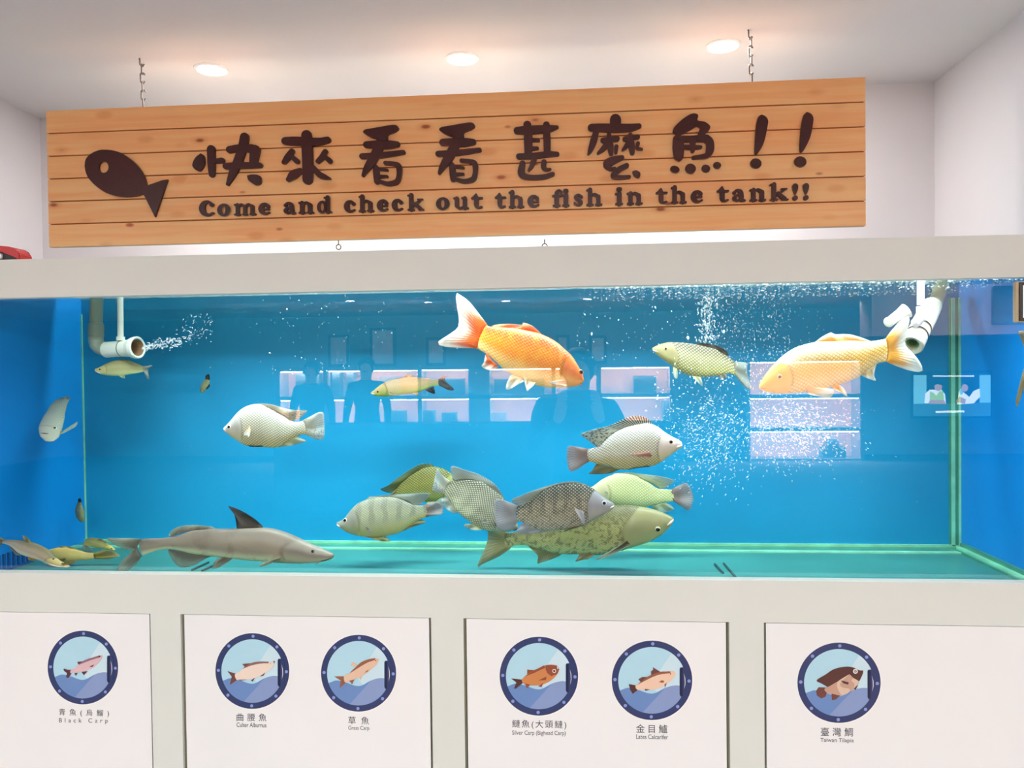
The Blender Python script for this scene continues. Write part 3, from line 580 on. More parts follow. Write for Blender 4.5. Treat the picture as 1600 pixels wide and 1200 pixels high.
def fish(label, O, k, Y, stations, mat, fins, eye=None, eyer=4, iriscol=None, thick=.42, lips=None, group='fish in the tank', sg=.24, barbels=None, mouth=None, name='fish', cat='fish'):
    """stations: (top x, top y, bottom x, bottom y) from snout to tail root, in pixels of a crop (O, k) of the photo"""
    if not isinstance(Y, tuple): Y = (Y, Y)
    cv = lambda x, y: (O[0]+x/k, O[1]+y/k)
    ST = [cv(a, b)+cv(c, d) for a, b, c, d in stations]
    ctr = [((a+c)/2, (b+d)/2) for a, b, c, d in ST]
    R = cr(ST, NR)
    cc = [((a+c)/2, (b+d)/2) for a, b, c, d in R]
    acc = [0.0]
    for p, q in zip(cc, cc[1:]): acc.append(acc[-1]+math.dist(p, q))
    Lp = acc[-1]; sv = [q/Lp for q in acc]
    Yd = lambda s: Y[0]+(Y[1]-Y[0])*s
    hh = [math.dist(q[:2], q[2:])/2 for q in R]; Hm = max(hh)
    def s_at(p):
        i = min(range(NR), key=lambda j: (cc[j][0]-p[0])**2+(cc[j][1]-p[1])**2); return sv[i], i
    m0 = px(*cc[NR//2], Yd(.5))
    o = thing(name, label, cat, m0, group)
    # body
    bm = bmesh.new(); rings = []; uvd = {}; wid = []
    for i, (q, s) in enumerate(zip(R, sv)):
        T, B = px(q[0], q[1], Yd(s)), px(q[2], q[3], Yd(s)); c = (T+B)/2; h = (T-B)/2
        w_ = min(thick*px_len(Hm, Yd(s))*prof(s), .92*h.length); wid.append(w_); ring = []
        for j in range(NA):
            a = 2*math.pi*j/NA; ca, sa = math.cos(a), math.sin(a)
            bulge = 1.0
            g = s+.25*((ca+1)/2-.45)**2
            if g < sg: bulge = 1+.07*max(0, 1-abs(g-sg+.03)/.05)*max(0, 1-ca*ca*1.4)
            v = bm.verts.new(c + h*ca + Vector((0, 1, 0))*(w_*bulge*math.copysign(abs(sa)**.92, sa)))
            uvd[v] = ((acc[i]/Lp, .5+ca*hh[i]/Lp), (s, (ca+1)/2)); ring.append(v)
        rings.append(ring)
    d0 = (px(*cc[0], Yd(0))-px(*cc[2], Yd(0))).normalized()
    v0 = bm.verts.new(px(*cc[0], Yd(0)) + d0*px_len(hh[0], Yd(0))*.35); uvd[v0] = ((0, .5), (0, .5))
    v1 = bm.verts.new(px(*cc[-1], Yd(1)) - (px(*cc[-3], Yd(1))-px(*cc[-1], Yd(1))).normalized()*px_len(hh[-1], Yd(1))*.2); uvd[v1] = ((1, .5), (1, .5))
    for a, b in zip(rings, rings[1:]):
        for j in range(NA): bm.faces.new((a[j], a[(j+1) % NA], b[(j+1) % NA], b[j]))
    for j in range(NA):
        bm.faces.new((v0, rings[0][(j+1) % NA], rings[0][j])); bm.faces.new((v1, rings[-1][j], rings[-1][(j+1) % NA]))
    l1 = bm.loops.layers.uv.new('UVMap'); l2 = bm.loops.layers.uv.new('rel')
    for f in bm.faces:
        for l in f.loops: l[l1].uv, l[l2].uv = uvd[l.vert]
    bm.normal_update(); bmesh.ops.recalc_face_normals(bm, faces=bm.faces)
    bvh = BVHTree.FromBMesh(bm)
    link('body', bm, mat, o, True)
    def hit(x, y, far=False):
        p = px(*cv(x, y), 0); d = (p-CAM).normalized()
        if far: return bvh.ray_cast(CAM+d*6, -d)
        return bvh.ray_cast(CAM, d)
    def finmesh(nm, base, edge, mt, d0=0.0, d1=0.0, th=.0022, nb=26, nv=8):
        bs, ed = cr([cv(*q) for q in base], nb), cr([cv(*q) for q in edge], nb)
        bm = bmesh.new(); G = [[], []]; uvd = {}
        for side in (0, 1):
            for iv in range(nv+1):
                f = iv/nv; row = []
                for ib in range(nb):
                    x = bs[ib][0]+(ed[ib][0]-bs[ib][0])*f; y = bs[ib][1]+(ed[ib][1]-bs[ib][1])*f
                    s, _ = s_at((x, y)); tt = th*(1-.85*f)*(.25 if ib in (0, nb-1) else 1)
                    p = px(x, y, Yd(s)+d0+(d1-d0)*f + .004*math.sin(ib*.55+f*2)*f*(1 if nm != 'pectoral_fin' else .3))
                    v = bm.verts.new(p+Vector((0, tt if side else -tt, 0))); uvd[v] = (ib/(nb-1), f); row.append(v)
                G[side].append(row)
        for side in (0, 1):
            for a, b in zip(G[side], G[side][1:]):
                for j in range(nb-1): bm.faces.new((a[j], a[j+1], b[j+1], b[j]) if side else (a[j+1], a[j], b[j], b[j+1]))
        bd = lambda g: g[0] + [r[-1] for r in g[1:]] + g[-1][::-1][1:] + [r[0] for r in g[::-1][1:-1]]
        A, B = bd(G[0]), bd(G[1])
        for j in range(len(A)): j2 = (j+1) % len(A); bm.faces.new((A[j], A[j2], B[j2], B[j]))
        ly = bm.loops.layers.uv.new('UVMap')
        for fc in bm.faces:
            for l in fc.loops: l[ly].uv = uvd[l.vert]
        link(nm, bm, mt, o, True)
    for F in fins:
        nm, base, edge, mt = F[:4]
        if nm in ('pectoral_fin', 'pelvic_fin'):
            h = hit(sum(q[0] for q in base)/len(base), sum(q[1] for q in base)/len(base)); s, i = s_at(cv(*base[0]))
            dn = (Yd(s)-h[0].y)*.9 if h[0] is not None else wid[i]*.35
            if nm == 'pelvic_fin': dn = wid[i]*.35
            sp = F[4] if len(F) > 4 else .015
            finmesh(nm, base, edge, mt, -dn, -dn-sp)
            if len(F) <= 5 or F[5]: finmesh(nm, base, edge, mt, dn, dn+sp)
        else: finmesh(nm, base, edge, mt)
    if eye:
        for far in (False, True):
            h = hit(*eye, far=far)
            if h[0] is None: continue
            r = eyer/FPX*(h[0].y+1.8); nrm = h[1] if (h[1].y < 0) != far else -h[1]
            nrm = (nrm+Vector((0, .8 if far else -.8, 0))).normalized()
            R3 = nrm.to_track_quat('Z', 'Y').to_matrix(); bm = bmesh.new()
            bmesh.ops.create_uvsphere(bm, u_segments=18, v_segments=12, radius=r, matrix=Matrix.Translation(h[0]-nrm*r*.15) @ R3.to_4x4() @ Matrix.Diagonal((1, 1, .55, 1)))
            for f in bm.faces:
                q = (f.calc_center_median()-h[0]); q = q-nrm*q.dot(nrm)
                f.material_index = 1 if q.length < r*.62 else 0
            link('eye', bm, [iriscol or iris('pale', S(230, 226, 205)), M_PUPIL], o, True)
    if lips:   # (points, width px, material)
        bm = bmesh.new(); P = []
        for x, y in lips[0]:
            h = hit(x, y); P.append((h[0] if h[0] is not None else px(*cv(x, y), Yd(0))) + Vector((0, -.0003, 0)))
        rr = [px_len(lips[1], Yd(0))*(.6 if i in (0, len(P)-1) else 1) for i in range(len(P))]
        tube(bm, P, rr, 10); link('mouth', bm, lips[2], o, True)
    for bb in barbels or ():
        bm = bmesh.new(); tube(bm, [px(*cv(x, y), Yd(0)-.012) for x, y in bb], [px_len(.9, Yd(0)), px_len(.7, Yd(0)), px_len(.3, Yd(0))][:len(bb)], 6); link('barbel', bm, fins[0][3], o, True)
    return o
def px_len(p, Y): return p*(Y+1.8)/FPX
# colours ------------------------------------------------------------
M_LIP = plain('pale_fish_lip', S(236, 214, 200), .35, .5)
M_LIPD = plain('dark_fish_mouth', S(60, 40, 34), .5, .4)
OR = S(236, 104, 30)
F_OR = fin_mat('orange_fin_white_tip', S(238, 112, 34), S(248, 236, 226), .14, 22, mid=.52)
F_ORD = fin_mat('orange_dorsal', S(232, 100, 44), S(240, 150, 110), .15, 18)
F_WH = fin_mat('cream_fin', S(240, 214, 170), S(252, 250, 246), .12, 18)
F_YW = fin_mat('yellow_fin_white_tip', S(246, 186, 80), S(252, 250, 244), .12, 22, mid=.5)
F_TIL = fin_mat('pale_grey_fin', S(222, 216, 200), S(226, 232, 232), .4, 22, spots=.5)
F_PNK = fin_mat('pinkish_grey_fin', S(184, 158, 154), S(204, 190, 194), .4, 20, .92)
F_STR = fin_mat('striped_dorsal_fin', S(226, 224, 206), S(190, 200, 196), .15, 34, stripe=.95, spots=.85)
F_GRY = fin_mat('grey_fin', S(178, 178, 164), S(186, 192, 192), .4, 24)
F_GRP = fin_mat('lilac_grey_fin', S(196, 188, 190), S(208, 204, 214), .35, 24)
F_DRK = fin_mat('dark_fin_edge', S(74, 66, 52), S(54, 50, 44), .3, 24)
F_OLV = fin_mat('olive_fin', S(166, 156, 106), S(156, 152, 120), .35, 22)
F_BRN = fin_mat('brown_fin', S(176, 160, 112), S(186, 170, 130), .3, 20)
F_CRM = fin_mat('creamy_green_fin', S(212, 212, 168), S(196, 206, 200), .3, 24)
F_CAT = fin_mat('catfish_fin', S(158, 144, 128), S(196, 196, 178), .25, 22, .9)
F_YEL = fin_mat('golden_fin', S(206, 168, 84), S(196, 170, 110), .3, 18)
F_BLK = fin_mat('black_fin', S(52, 54, 56), S(34, 40, 46), .25, 20)

# 1 orange koi
Z = (670, 440)
fish('orange carp with white tipped tail raised, nosing down to the right', Z, 6, (.10, .17),
 [(1445,872,1436,955),(1400,790,1385,980),(1340,695,1310,990),(1270,630,1235,992),(1190,562,1110,992),(1060,495,980,962),(900,455,850,900),(760,432,720,835),(650,430,622,745),(580,425,530,672),(535,405,450,625)],
 fish_mat('orange_koi_skin', S(236, 92, 34), S(244, 140, 28), S(250, 206, 130), S(238, 120, 52), 26, .16, .1, sg=.2, hl=S(255, 220, 120), mott=.25, mcol=S(250, 190, 40), mscale=8),
 [('tail_fin', [(548,405),(500,500),(448,628)], [(470,300),(380,190),(300,130),(258,115),(262,230),(280,330),(272,430),(190,495),(85,568),(130,605),(300,622),(380,622)], F_OR),
  ('dorsal_fin', [(1060,500),(960,470),(870,452),(760,445),(640,440),(585,432)], [(1062,497),(975,418),(882,384),(870,405),(760,396),(640,402),(578,420)], F_ORD),
  ('anal_fin', [(540,680),(600,745),(650,790)], [(530,690),(515,760),(495,792),(540,825),(600,830),(655,800)], F_OR),
  ('pelvic_fin', [(780,872),(850,900),(880,915)], [(760,890),(728,960),(725,1008),(760,1010),(820,975),(895,935)], F_WH, .012),
  ('pelvic_fin', [(885,885),(940,915),(1000,940)], [(900,950),(912,1000),(922,1028),(950,1005),(980,975),(998,950)], F_WH, .03, False),
  ('pectoral_fin', [(1300,915),(1302,945),(1296,972)], [(1250,922),(1180,930),(1128,944),(1180,962),(1240,968),(1285,976)], F_WH, .02)],
 (1425,848), 4.4, iris('orange', S(236, 150, 70)), .44, ([(1442,905),(1445,930),(1425,955)], 1.6, plain('orange_lip', S(240, 140, 90), .4)), sg=.2, barbels=[[(1422,965),(1424,985)]])
# 2 pale koi
Z = (1170, 460)
fish('pale yellow carp with orange head and large white tail, facing left', Z, 5.517, (.10, .16),
 [(94,775,96,818),(128,715,150,840),(200,622,232,852),(290,532,340,852),(400,460,470,842),(560,414,600,826),(720,404,750,786),(880,400,900,732),(1000,404,1010,676),(1090,400,1090,605),(1180,382,1185,578)],
 fish_mat('pale_koi_skin', S(250, 238, 206), S(244, 190, 96), S(248, 214, 150), S(244, 176, 84), 28, .4, .2, sg=.235, hl=S(255, 250, 230)),
 [('tail_fin', [(1180,380),(1205,480),(1188,582)], [(1230,310),(1300,235),(1370,190),(1388,210),(1362,330),(1348,430),(1400,490),(1460,560),(1497,632),(1480,668),(1380,655),(1280,622)], F_YW),
  ('dorsal_fin', [(570,415),(700,408),(850,404),(1045,402)], [(568,412),(640,360),(712,328),(738,343),(860,343),(965,370),(1046,400)], F_YW),
  ('anal_fin', [(965,690),(1030,650),(1100,600)], [(980,705),(1040,730),(1094,742),(1080,700),(1090,640),(1102,605)], F_WH),
  ('pelvic_fin', [(715,798),(740,790),(765,780)], [(735,820),(790,845),(850,882),(825,820),(795,790),(770,775)], F_YW, .012),
  ('pectoral_fin', [(485,790),(490,815),(500,842)], [(600,808),(700,812),(735,832),(700,888),(600,880),(520,862)], F_WH, .03)],
 (266,710), 3.6, iris('pale', S(235, 225, 200)), .44, ([(98,808),(125,812),(150,806)], 1.2, plain('salmon_lip', S(236, 150, 100), .4)), sg=.235, barbels=[[(205,825),(220,842),(232,856)]])
# 3 white tilapia facing left
Z = (330, 600)
TIL = fish_mat('white_tilapia_skin', S(236, 234, 226), S(226, 222, 200), S(206, 196, 140), S(196, 194, 190), 26, .8, .3, sg=.25)
fish('white silver tilapia facing left near the tank middle left, alone', Z, 8, (.14, .18),
 [(156,545,166,590),(205,500,232,640),(268,430,290,682),(350,338,372,735),(430,284,445,772),(520,256,530,786),(640,258,650,790),(760,312,760,796),(850,365,850,788),(930,420,930,742),(1000,462,1010,685),(1080,476,1090,640),(1165,452,1190,630)],
 TIL, [('tail_fin', [(1150,450),(1180,540),(1185,640)], [(1250,400),(1320,362),(1372,350),(1406,368),(1412,450),(1416,560),(1412,650),(1386,694),(1310,690),(1235,660)], F_TIL),
  ('dorsal_fin', [(520,265),(700,290),(850,365),(1005,465)], [(520,252),(640,243),(780,262),(900,298),(1030,325),(1130,330),(1202,333),(1170,372),(1110,425),(1025,460)], fin_mat('pale_brown_dorsal', S(206, 188, 160), S(216, 214, 204), .3, 26, spots=.4)),
  ('anal_fin', [(860,780),(960,720),(1055,655)], [(885,788),(1000,772),(1100,746),(1186,715),(1140,682),(1065,645)], F_CRM),
  ('pelvic_fin', [(460,765),(520,780),(560,785)], [(480,782),(560,788),(650,780),(640,772),(600,770),(570,775)], F_DRK, .004),
  ('pectoral_fin', [(480,525),(470,545),(462,570)], [(492,590),(470,672),(448,640),(408,646),(420,610),(445,565)], F_WH, .025)],
 (222,536), 3.2, None, .40, ([(160,560),(172,572),(184,590)], 1.0, M_LIP), sg=.25)
# 4 tilapia with striped dorsal
Z = (870, 630)
fish('white tilapia with boldly striped dorsal fin facing right', Z, 6.665, (.12, .17),
 [(1298,402,1300,462),(1250,372,1240,498),(1180,336,1170,552),(1110,290,1100,602),(1050,244,1040,637),(970,214,980,660),(880,212,870,668),(780,228,760,690),(690,255,650,690),(600,303,570,664),(510,372,500,642),(440,442,430,632),(370,468,370,617),(315,478,330,602)],
 fish_mat('silver_tilapia_skin', S(240, 238, 236), S(224, 216, 196), S(206, 194, 132), S(222, 206, 200), 28, .85, .25, sg=.25),
 [('tail_fin', [(330,478),(315,540),(338,604)], [(285,465),(200,452),(118,450),(106,520),(106,590),(125,690),(160,712),(230,680),(300,632)], F_PNK),
  ('dorsal_fin', [(1000,228),(800,228),(600,305),(425,455)], [(1000,220),(960,172),(900,138),(830,128),(740,146),(640,190),(540,236),(420,262),(300,300),(246,326),(310,375),(375,430),(415,455)], F_STR),
  ('anal_fin', [(425,628),(530,655),(650,688)], [(405,640),(365,705),(332,735),(450,740),(560,728),(645,695)], F_OLV),
  ('pelvic_fin', [(740,690),(850,672),(960,655)], [(755,692),(850,674),(975,660),(970,655),(920,654),(950,654)], F_DRK, .004),
  ('pectoral_fin', [(985,515),(985,540),(978,565)], [(930,515),(850,520),(760,534),(840,548),(910,556),(965,570)], fin_mat('rosy_fin', S(206, 150, 138), S(228, 190, 176), .2, 16), .012)],
 (1190,403), 3.2, iris('rose', S(196, 150, 140)), .40, ([(1246,458),(1280,448),(1302,438)], 1.7, M_LIP), sg=.25)
# 5 banded tilapia
Z = (730, 740)
fish('dark banded tilapia facing right in front of the big carp', Z, 4.706, (.11, .16),
 [(1082,220,1078,252),(1045,196,1040,278),(990,160,980,312),(930,112,920,346),(870,84,860,382),(790,68,780,396),(700,74,690,414),(610,97,600,420),(540,132,530,414),(470,182,470,392),(420,224,420,362),(365,238,372,348)],
 fish_mat('banded_tilapia_skin', S(84, 84, 78), S(176, 160, 136), S(198, 186, 166), S(150, 148, 156), 26, .8, .5, bars=.5, barn=8, mott=.5, mscale=22, mcol=S(52, 54, 50), sg=.27, hl=S(224, 216, 190)),
 [('tail_fin', [(370,238),(355,290),(374,352)], [(325,215),(270,196),(207,194),(200,260),(205,330),(226,405),(280,420),(345,395)], F_GRP),
  ('dorsal_fin', [(885,92),(780,72),(600,102),(430,225)], [(872,76),(790,58),(700,63),(600,88),(500,120),(400,160),(326,194),(370,235),(430,232)], F_GRY),
  ('anal_fin', [(415,362),(500,400),(600,418)], [(395,372),(372,410),(356,432),(450,438),(540,432),(602,420)], F_GRP),
  ('pelvic_fin', [(830,386),(800,394),(770,398)], [(820,396),(760,412),(710,428),(708,424),(735,405),(765,398)], F_OLV, .008),
  ('pectoral_fin', [(790,252),(815,262),(850,276)], [(800,285),(830,330),(858,380),(866,345),(862,310),(858,285)], F_GRP, .018)],
 (1008,217), 3.7, iris('silver', S(220, 222, 226)), .42, ([(1050,252),(1068,246),(1080,236)], 1.4, M_LIP), sg=.27)
# 6 silver carp
fish('big mottled olive carp with large smooth head facing right near the floor', Z, 4.706, (.27, .32),
 [(1518,326,1492,388),(1470,300,1440,442),(1400,272,1360,492),(1320,250,1280,522),(1230,236,1180,552),(1130,230,1080,580),(1000,240,960,598),(880,272,850,592),(760,322,740,592),(640,376,620,580),(540,408,520,552),(440,424,430,526),(350,430,345,530),(285,440,310,548)],
 fish_mat('mottled_carp_skin', S(112, 104, 74), S(176, 166, 106), S(196, 190, 130), S(150, 140, 100), 60, .3, .2, mott=.72, mcol=S(92, 84, 58), sg=.29, hl=S(214, 210, 160), mscale=30),
 [('tail_fin', [(300,435),(285,490),(320,550)], [(210,390),(140,350),(100,345),(150,430),(140,520),(75,680),(120,662),(180,635),(235,610)], F_BRN),
  ('anal_fin', [(445,528),(560,560),(690,590)], [(460,545),(520,605),(516,660),(560,650),(620,630),(695,596)], F_BRN),
  ('pelvic_fin', [(830,580),(900,572),(980,555)], [(822,600),(805,630),(796,646),(860,632),(900,622),(970,570)], F_BRN, .012),
  ('pectoral_fin', [(1185,488),(1190,505),(1195,522)], [(1130,520),(1040,575),(945,632),(1000,622),(1090,585),(1175,535)], fin_mat('carp_pectoral', S(120, 108, 84), S(222, 216, 200), .25, 16), .03)],
 (1402,410), 4.4, iris('green', S(190, 196, 160)), .46, ([(1470,382),(1495,362),(1516,340)], 1.8, M_LIP), sg=.29)
# 7 grey tilapia diving
Z = (500, 710)
fish('grey tilapia diving to the lower right, tail up, beside the banded one', Z, 5.333, (.21, .25),
 [(1652,592,1632,628),(1605,502,1535,646),(1562,424,1440,640),(1530,376,1350,622),(1480,318,1250,562),(1420,268,1180,512),(1340,222,1130,462),(1240,205,1098,412),(1160,208,1068,372),(1085,228,1032,330)],
 fish_mat('grey_tilapia_skin', S(120, 118, 96), S(160, 158, 132), S(206, 204, 168), S(178, 174, 150), 25, .85, .4, sg=.24, mott=.4, mcol=S(110, 108, 90), mscale=7),
 [('tail_fin', [(1088,226),(1060,270),(1030,332)], [(1040,190),(1000,150),(976,116),(962,170),(950,230),(936,300),(975,318),(1005,325)], F_TIL),
  ('dorsal_fin', [(1530,385),(1430,280),(1290,215),(1115,215)], [(1538,372),(1490,288),(1430,226),(1320,164),(1210,130),(1100,96),(1092,150),(1105,215)], F_GRY),
  ('anal_fin', [(1148,485),(1100,415),(1065,365)], [(1115,494),(1050,455),(1004,398),(1018,368),(1040,352),(1058,348)], F_TIL),
  ('pelvic_fin', [(1350,622),(1310,600),(1275,580)], [(1340,632),(1265,630),(1205,602),(1212,580),(1240,578),(1268,578)], F_CRM, .012),
  ('pectoral_fin', [(1385,530),(1390,555),(1400,575)], [(1370,540),(1350,545),(1330,548),(1345,565),(1365,575),(1390,580)], F_GRY, .006)],
 (1588,575), 3.4, None, .42, ([(1612,632),(1630,626),(1645,612)], 1.5, plain('red_lip', S(150, 70, 60), .4)), sg=.24)
# 8 cream tilapia
Z = (870, 630)
fish('cream yellow tilapia facing left, head hidden behind the banded one', Z, 6.665, (.38, .42),
 [(258,944,262,985),(310,902,322,1010),(380,862,400,1030),(460,802,480,1050),(560,752,580,1066),(680,730,700,1085),(800,745,820,1090),(900,793,900,1086),(980,842,980,1070),(1050,887,1060,1050),(1130,896,1140,1030),(1205,900,1220,1022)],
 fish_mat('cream_tilapia_skin', S(206, 206, 150), S(218, 216, 158), S(212, 218, 156), S(196, 184, 150), 26, .45, .35, sg=.3, hl=S(240, 238, 200)),
 [('tail_fin', [(1200,895),(1190,960),(1218,1025)], [(1260,860),(1310,840),(1352,833),(1390,880),(1420,980),(1410,1050),(1390,1108),(1350,1110),(1285,1065)], F_PNK),
  ('dorsal_fin', [(570,755),(720,735),(900,795),(1085,892)], [(600,728),(750,722),(900,738),(1050,756),(1222,800),(1200,830),(1165,862),(1110,888)], F_CRM),
  ('anal_fin', [(990,1070),(1060,1052),(1135,1035)], [(1010,1108),(1100,1146),(1165,1130),(1222,1108),(1190,1065),(1145,1035)], F_CRM),
  ('pectoral_fin', [(490,910),(500,925),(505,945)], [(520,920),(530,935),(535,950),(528,955),(520,955),(512,952)], F_CRM, .008)],
 (310,945), 3, None, .40, sg=.3)
# 9 tilapia low left
Z = (500, 710)
fish('dull tilapia with faint bars facing left, just above the floor', Z, 5.333, (.31, .35),
 [(138,568,150,598),(200,536,212,640),(250,472,272,665),(310,412,340,682),(380,378,420,692),(470,356,500,692),(570,350,590,672),(660,366,670,650),(740,404,740,602),(810,426,810,552),(885,420,890,520)],
 fish_mat('dull_tilapia_skin', S(150, 146, 128), S(176, 170, 138), S(196, 178, 112), S(150, 142, 132), 30, .22, .15, bars=.45, barn=7, mcol=S(104, 104, 92), sg=.26),
 [('tail_fin', [(870,418),(865,470),(890,522)], [(920,402),(975,398),(1010,412),(1030,445),(1025,480),(1018,500),(960,510),(915,518)], F_PNK),
  ('dorsal_fin', [(385,378),(520,352),(660,368),(800,428)], [(410,352),(560,338),(700,330),(850,322),(918,326),(895,365),(860,400),(825,425)], F_GRY),
  ('anal_fin', [(640,658),(720,615),(805,552)], [(690,640),(790,600),(885,566),(870,552),(840,545),(808,545)], F_OLV),
  ('pelvic_fin', [(385,685),(450,690),(520,685)], [(420,698),(500,722),(582,722),(575,705),(560,690),(540,684)], F_OLV, .01),
  ('pectoral_fin', [(370,595),(380,612),(395,632)], [(390,600),(415,622),(435,640),(425,645),(412,645),(400,642)], F_PNK, .006)],
 (208,550), 3.6, None, .42, ([(142,585),(155,596),(168,604)], 1.3, M_LIP), sg=.26)
# 10 olive tilapia behind
fish('olive tilapia at the back with arched spiny dorsal, head hidden', Z, 5.333, (.43, .45),
 [(1185,300,1172,335),(1125,195,1095,370),(1040,125,1020,392),(950,102,930,402),(860,115,850,392),(770,165,770,382),(690,224,690,366),(632,288,642,350)],
 fish_mat('olive_tilapia_skin', S(120, 116, 54), S(150, 142, 70), S(184, 184, 104), S(150, 148, 84), 22, .85, .35, sg=.26, hl=S(206, 196, 120)),
 [('tail_fin', [(640,285),(630,320),(645,352)], [(600,315),(585,335),(575,360),(580,385),(605,392),(625,375)], F_OLV),
  ('dorsal_fin', [(950,108),(820,140),(720,205),(638,285)], [(935,76),(840,80),(740,132),(640,200),(560,262),(502,290),(560,318),(610,322)], fin_mat('olive_spiny_dorsal', S(110, 112, 60), S(120, 140, 110), .6, 20)),
  ('pelvic_fin', [(900,390),(950,385),(990,370)], [(880,420),(915,445),(1000,405),(1022,350),(1010,350),(1000,360)], F_CRM, .012)],
 (1130,270), 3, None, .42, sg=.26)
# 11 catfish
Z = (150, 780)
fish('large grey catfish with raised pointed dorsal fin facing right near the floor', Z, 4.103, (.10, .17),
 [(1526,352,1512,384),(1450,316,1430,405),(1370,282,1340,411),(1290,244,1260,411),(1200,208,1180,408),(1100,184,1080,400),(980,184,960,390),(860,190,840,376),(740,190,720,364),(620,200,600,346),(520,234,500,322),(420,250,420,324),(340,252,345,344),(275,258,300,362)],
 fish_mat('catfish_skin', S(136, 122, 112), S(168, 152, 134), S(224, 220, 178), S(146, 134, 124), 30, 0, 0, mott=.35, mcol=S(110, 94, 84), mscale=7, sg=.24, midv=.45),
 [('tail_fin', [(290,255),(262,310),(292,366)], [(210,250),(130,250),(68,252),(120,292),(180,320),(236,332),(190,372),(142,430),(133,474),(190,470),(262,412)], F_CAT),
  ('adipose_fin', [(770,192),(620,200),(485,240)], [(745,176),(640,166),(560,170),(500,190),(466,226),(475,238)], F_CAT),
  ('dorsal_fin', [(1075,190),(990,188),(905,192)], [(1068,172),(1010,120),(920,68),(848,44),(882,88),(896,135),(902,185)], fin_mat('catfish_dorsal', S(120, 110, 100), S(70, 66, 66), .45, 14, .98)),
  ('anal_fin', [(745,364),(600,345),(468,322)], [(700,382),(625,425),(545,437),(500,402),(470,355),(462,328)], F_CAT),
  ('pelvic_fin', [(882,374),(860,374),(835,372)], [(850,402),(800,432),(752,446),(752,412),(775,385),(815,372)], F_CAT, .012),
  ('pectoral_fin', [(1190,372),(1185,380),(1172,385)], [(1150,395),(1100,420),(1045,432),(1070,408),(1110,390),(1150,378)], F_CAT, .03)],
 (1390,334), 3.0, iris('dark', S(84, 78, 70)), .60, ([(1430,398),(1475,390),(1512,376)], .8, M_LIPD), sg=.24, name='catfish', cat='fish',
 barbels=[[(1440,395),(1420,412),(1405,420)]])
# 12 small catfish
Z = (0, 800)
fish('grey pink catfish facing right at the left end of the floor', Z, 8, (.13, .20),
 [(872,674,860,692),(800,640,745,690),(720,590,650,676),(675,550,600,655),(605,478,530,620),(520,424,440,588),(420,384,330,556),(320,362,235,515),(210,352,145,440),(100,346,80,404),(35,346,20,390)],
 fish_mat('pink_grey_catfish_skin', S(140, 124, 92), S(206, 178, 148), S(232, 226, 200), S(206, 180, 120), 30, 0, 0, sg=.3, midv=.5),
 [('tail_fin', [(45,345),(30,370),(28,395)], [(0,318),(-40,280),(-70,262),(-45,340),(-50,400),(-75,470),(-30,450),(0,425)], F_BRN),
  ('dorsal_fin', [(390,378),(345,368),(302,362)], [(375,352),(320,306),(280,293),(286,320),(292,340),(300,358)], F_BRN),
  ('anal_fin', [(275,530),(200,490),(125,425)], [(250,545),(200,535),(165,500),(140,470),(120,440),(115,425)], F_CAT),
  ('pelvic_fin', [(430,580),(395,572),(360,560)], [(450,600),(420,612),(385,612),(350,592),(345,580),(350,570)], F_YEL, .01),
  ('pectoral_fin', [(770,640),(785,650),(790,662)], [(820,632),(880,622),(938,614),(946,632),(910,642),(850,660)], F_YEL, .02)],
 (668,588), 1.6, iris('dark', S(84, 78, 70)), .55, ([(560,624),(640,660),(740,684),(850,688)], .9, M_LIP), sg=.3, name='catfish', cat='fish')
# 13 golden fish
fish('golden yellow carp lying low at the left, tail to the right', Z, 8, (.30, .33),
 [(540,545,546,580),(580,500,595,606),(635,464,660,618),(720,444,740,624),(820,440,830,628),(920,458,920,616),(1000,482,1000,606),(1090,506,1090,596),(1190,515,1195,582)],
 fish_mat('golden_carp_skin', S(226, 182, 86), S(242, 200, 112), S(230, 184, 100), S(232, 190, 110), 40, .3, .25, sg=.22),
 [('tail_fin', [(1180,512),(1175,545),(1195,588)], [(1240,488),(1350,478),(1430,500),(1502,548),(1440,562),(1400,580),(1340,590),(1260,586)], F_YEL),
  ('dorsal_fin', [(690,452),(820,445),(960,470)], [(720,438),(780,428),(850,428),(910,442),(945,455),(962,466)], F_YEL),
  ('pectoral_fin', [(740,590),(750,605),(755,618)], [(770,585),(790,580),(820,580),(815,600),(800,612),(775,620)], F_YEL, .012)],
 (590,550), 1.8, None, .5, sg=.22)
# 14 olive fish in the corner
fish('olive brown fish at the back left corner, behind the catfish tail', Z, 8, (.43, .46),
 [(1442,470,1435,486),(1385,420,1340,468),(1300,368,1225,450),(1220,335,1140,432),(1150,322,1090,424),(1090,330,1055,410),(1062,350,1045,395)],
 fish_mat('olive_brown_skin', S(150, 132, 64), S(190, 166, 90), S(220, 186, 90), S(206, 172, 84), 26, .12, .1, sg=.3),
 [('tail_fin', [(1068,372),(1062,395),(1080,420)], [(1040,405),(1020,440),(1025,470),(1060,500),(1120,505),(1172,488),(1150,455),(1110,430)], F_CRM),
  ('dorsal_fin', [(1330,385),(1280,362),(1220,338)], [(1345,395),(1300,352),(1260,335),(1230,330),(1215,332)], F_BRN)],
 (1395,455), 1.6, None, .5, sg=.3)
